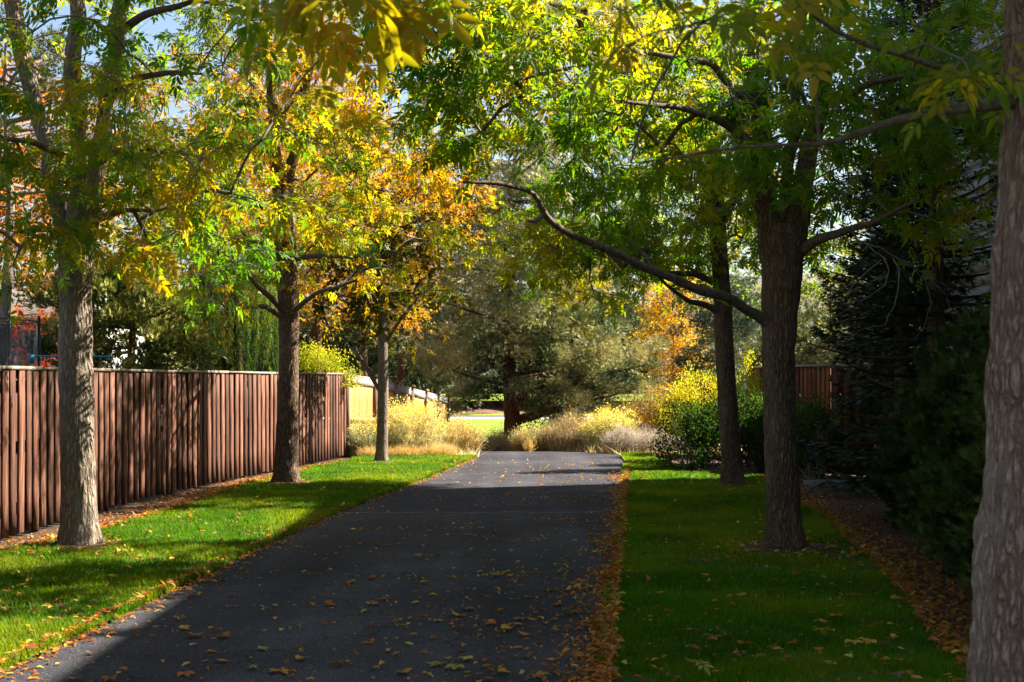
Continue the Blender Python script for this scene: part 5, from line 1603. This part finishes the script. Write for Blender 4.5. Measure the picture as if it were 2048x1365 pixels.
def ring_tube(nm, z, r, mat, rad):
    Pp = np.stack([r * np.cos(th), r * np.sin(th), th * 0 + z], -1)
    V, T = tube(Pp, np.full(41, rad), 6)
    m = Mesh(); m.add(V, T)
    return m.build(nm, mat, tr, smooth=True)
ring_tube('rim', .95, Rr_ + .08, M_BLUE, .035)
ring_tube('net_hoop', 2.55, Rr_, M_POLE, .012)
V = np.concatenate([np.stack([Rr_ * np.cos(th), Rr_ * np.sin(th), th * 0 + z - (.14 * np.abs(np.sin(th * 3)) if z > 2 else 0)], -1) for z in (.97, 2.55)])
a = np.arange(40)
m = Mesh(); m.add(V, np.stack([a, a + 1, a + 42, a + 41], -1)); m.build('net', mnet, tr, smooth=True)
m = Mesh(); m.add(np.concatenate([np.stack([Rr_ * np.cos(th), Rr_ * np.sin(th), th * 0 + .93], -1), [(0, 0, .9)]]), [(k, k + 1, 41) for k in range(40)]); m.build('jump_mat', M_POLE, tr)
for k in range(6):
    a = k * math.pi / 3 + .05
    m = Mesh()
    V, T = tube(np.array([(Rr_ * 1.05 * math.cos(a), Rr_ * 1.05 * math.sin(a), z) for z in (0, 1.3, 2.62)]), [.025] * 3, 8)
    m.add(V, T); m.build('pole', M_POLE, tr, smooth=True)
rb0 = W(63, 726, 19.4) * J((1, 1, 0))
rl = thing('yard_rail', 'turquoise rail with a bracket on a short pale post showing above the picket fence', 'rail', rb0)
m = Mesh(); V, T = tube(np.array([(0, 0, 0), (0, 0, 1.0), (0, 0, 1.93)]), [.016] * 3, 8); m.add(V, T); m.build('post', plain('pale_metal', (.45, .45, .45)), rl, smooth=True)
m = Mesh()
m.add([(-.05, -.02, 1.99), (.06, -.02, 1.99), (.02, -.02, 1.87), (-.015, -.02, 1.87), (-.05, .02, 1.99), (.06, .02, 1.99), (.02, .02, 1.87), (-.015, .02, 1.87)], [(0, 1, 2, 3), (4, 7, 6, 5), (0, 4, 5, 1), (1, 5, 6, 2), (2, 6, 7, 3), (3, 7, 4, 0)])
m.build('bracket', M_BLUE, rl)
m = Mesh(); V, T = tube(np.array([(.04, 0, 1.975), (.5, 0, 1.97), (1.1, 0, 1.965)]), [.013] * 3, 8); m.add(V, T); m.build('bar', M_BLUE, rl, smooth=True)

# stepping stone in the right bed, a parked car far off by the kerb
m = Mesh()
st = np.random.default_rng(3)
aa = np.linspace(0, 2 * math.pi, 10)[:-1]
rr = .28 + .05 * st.random(9)
V = [(r * math.cos(a) * 1.5, r * math.sin(a), 0) for r, a in zip(rr, aa)] + [(r * .94 * math.cos(a) * 1.5, r * .94 * math.sin(a), .06) for r, a in zip(rr, aa)] + [(0, 0, .065)]
m.add(V, [(k, (k + 1) % 9, 9 + (k + 1) % 9, 9 + k) for k in range(9)])
m.add(np.array(V)[9:], [(k, (k + 1) % 9, 9) for k in range(9)])
so = m.build('stepping_stone', noise_mat('grey_stone', [(.3, (.12, .12, .13)), (.7, (.22, .22, .23))], 5, .9, .4))
so.location = (5.0, 22.4, 0)
so['label'] = 'flat grey stepping stone in the leaf litter before the reddish fence'
so['category'] = 'stone'

def car(loc, rz, paint, label):
    r = thing('parked_car', label, 'car', loc, rz=rz)
    prof = [(-2.2, .35), (-2.22, .75), (-2.05, .92), (-1.2, 1.0), (-.55, 1.42), (.75, 1.45), (1.55, 1.02), (2.1, .95), (2.22, .7), (2.2, .35)]
    m = Mesh()
    n = len(prof)
    V = []
    for y, ins in ((-.88, 0), (.88, 0)):
        for x, z in prof:
            k = .13 if z > 1.1 else 0
            V.append((x, y * (1 - k), z))
    m.add(V, [(k, (k + 1) % n, n + (k + 1) % n, n + k) for k in range(n)])
    c = len(V)
    for s in (0, 1):
        m.add([V[s * n + k] for k in range(n)], [(0, k, k + 1) for k in range(1, n - 1)])
    m.build('body', paint, r)
    for s in (-1, 1):
        g = Mesh()
        g.add([(-1.05, s * .87, 1.02), (-.5, s * .79, 1.36), (.7, s * .79, 1.38), (1.35, s * .87, 1.03)], [(0, 1, 2, 3)])
        g.build('window', M_GLASSD, r)
        for x in (-1.35, 1.35):
            w = Mesh()
            V, T = tube(np.array([(x, s * .72, .33), (x, s * .8, .33), (x, s * .9, .33)]), [.33, .33, .31], 18)
            w.add(V, T)
            w.add(np.concatenate([V[-18:], [(x, s * .9, .33)]]), [(k, (k + 1) % 18, 18) for k in range(18)])
            w.build('wheel', M_POLE, r)
    return r
car((-4.2, 128, .2), 0.0, plain('white_paint', (.75, .75, .75), .3), 'white car parked far off beyond the bright lawn, seen under the juniper')
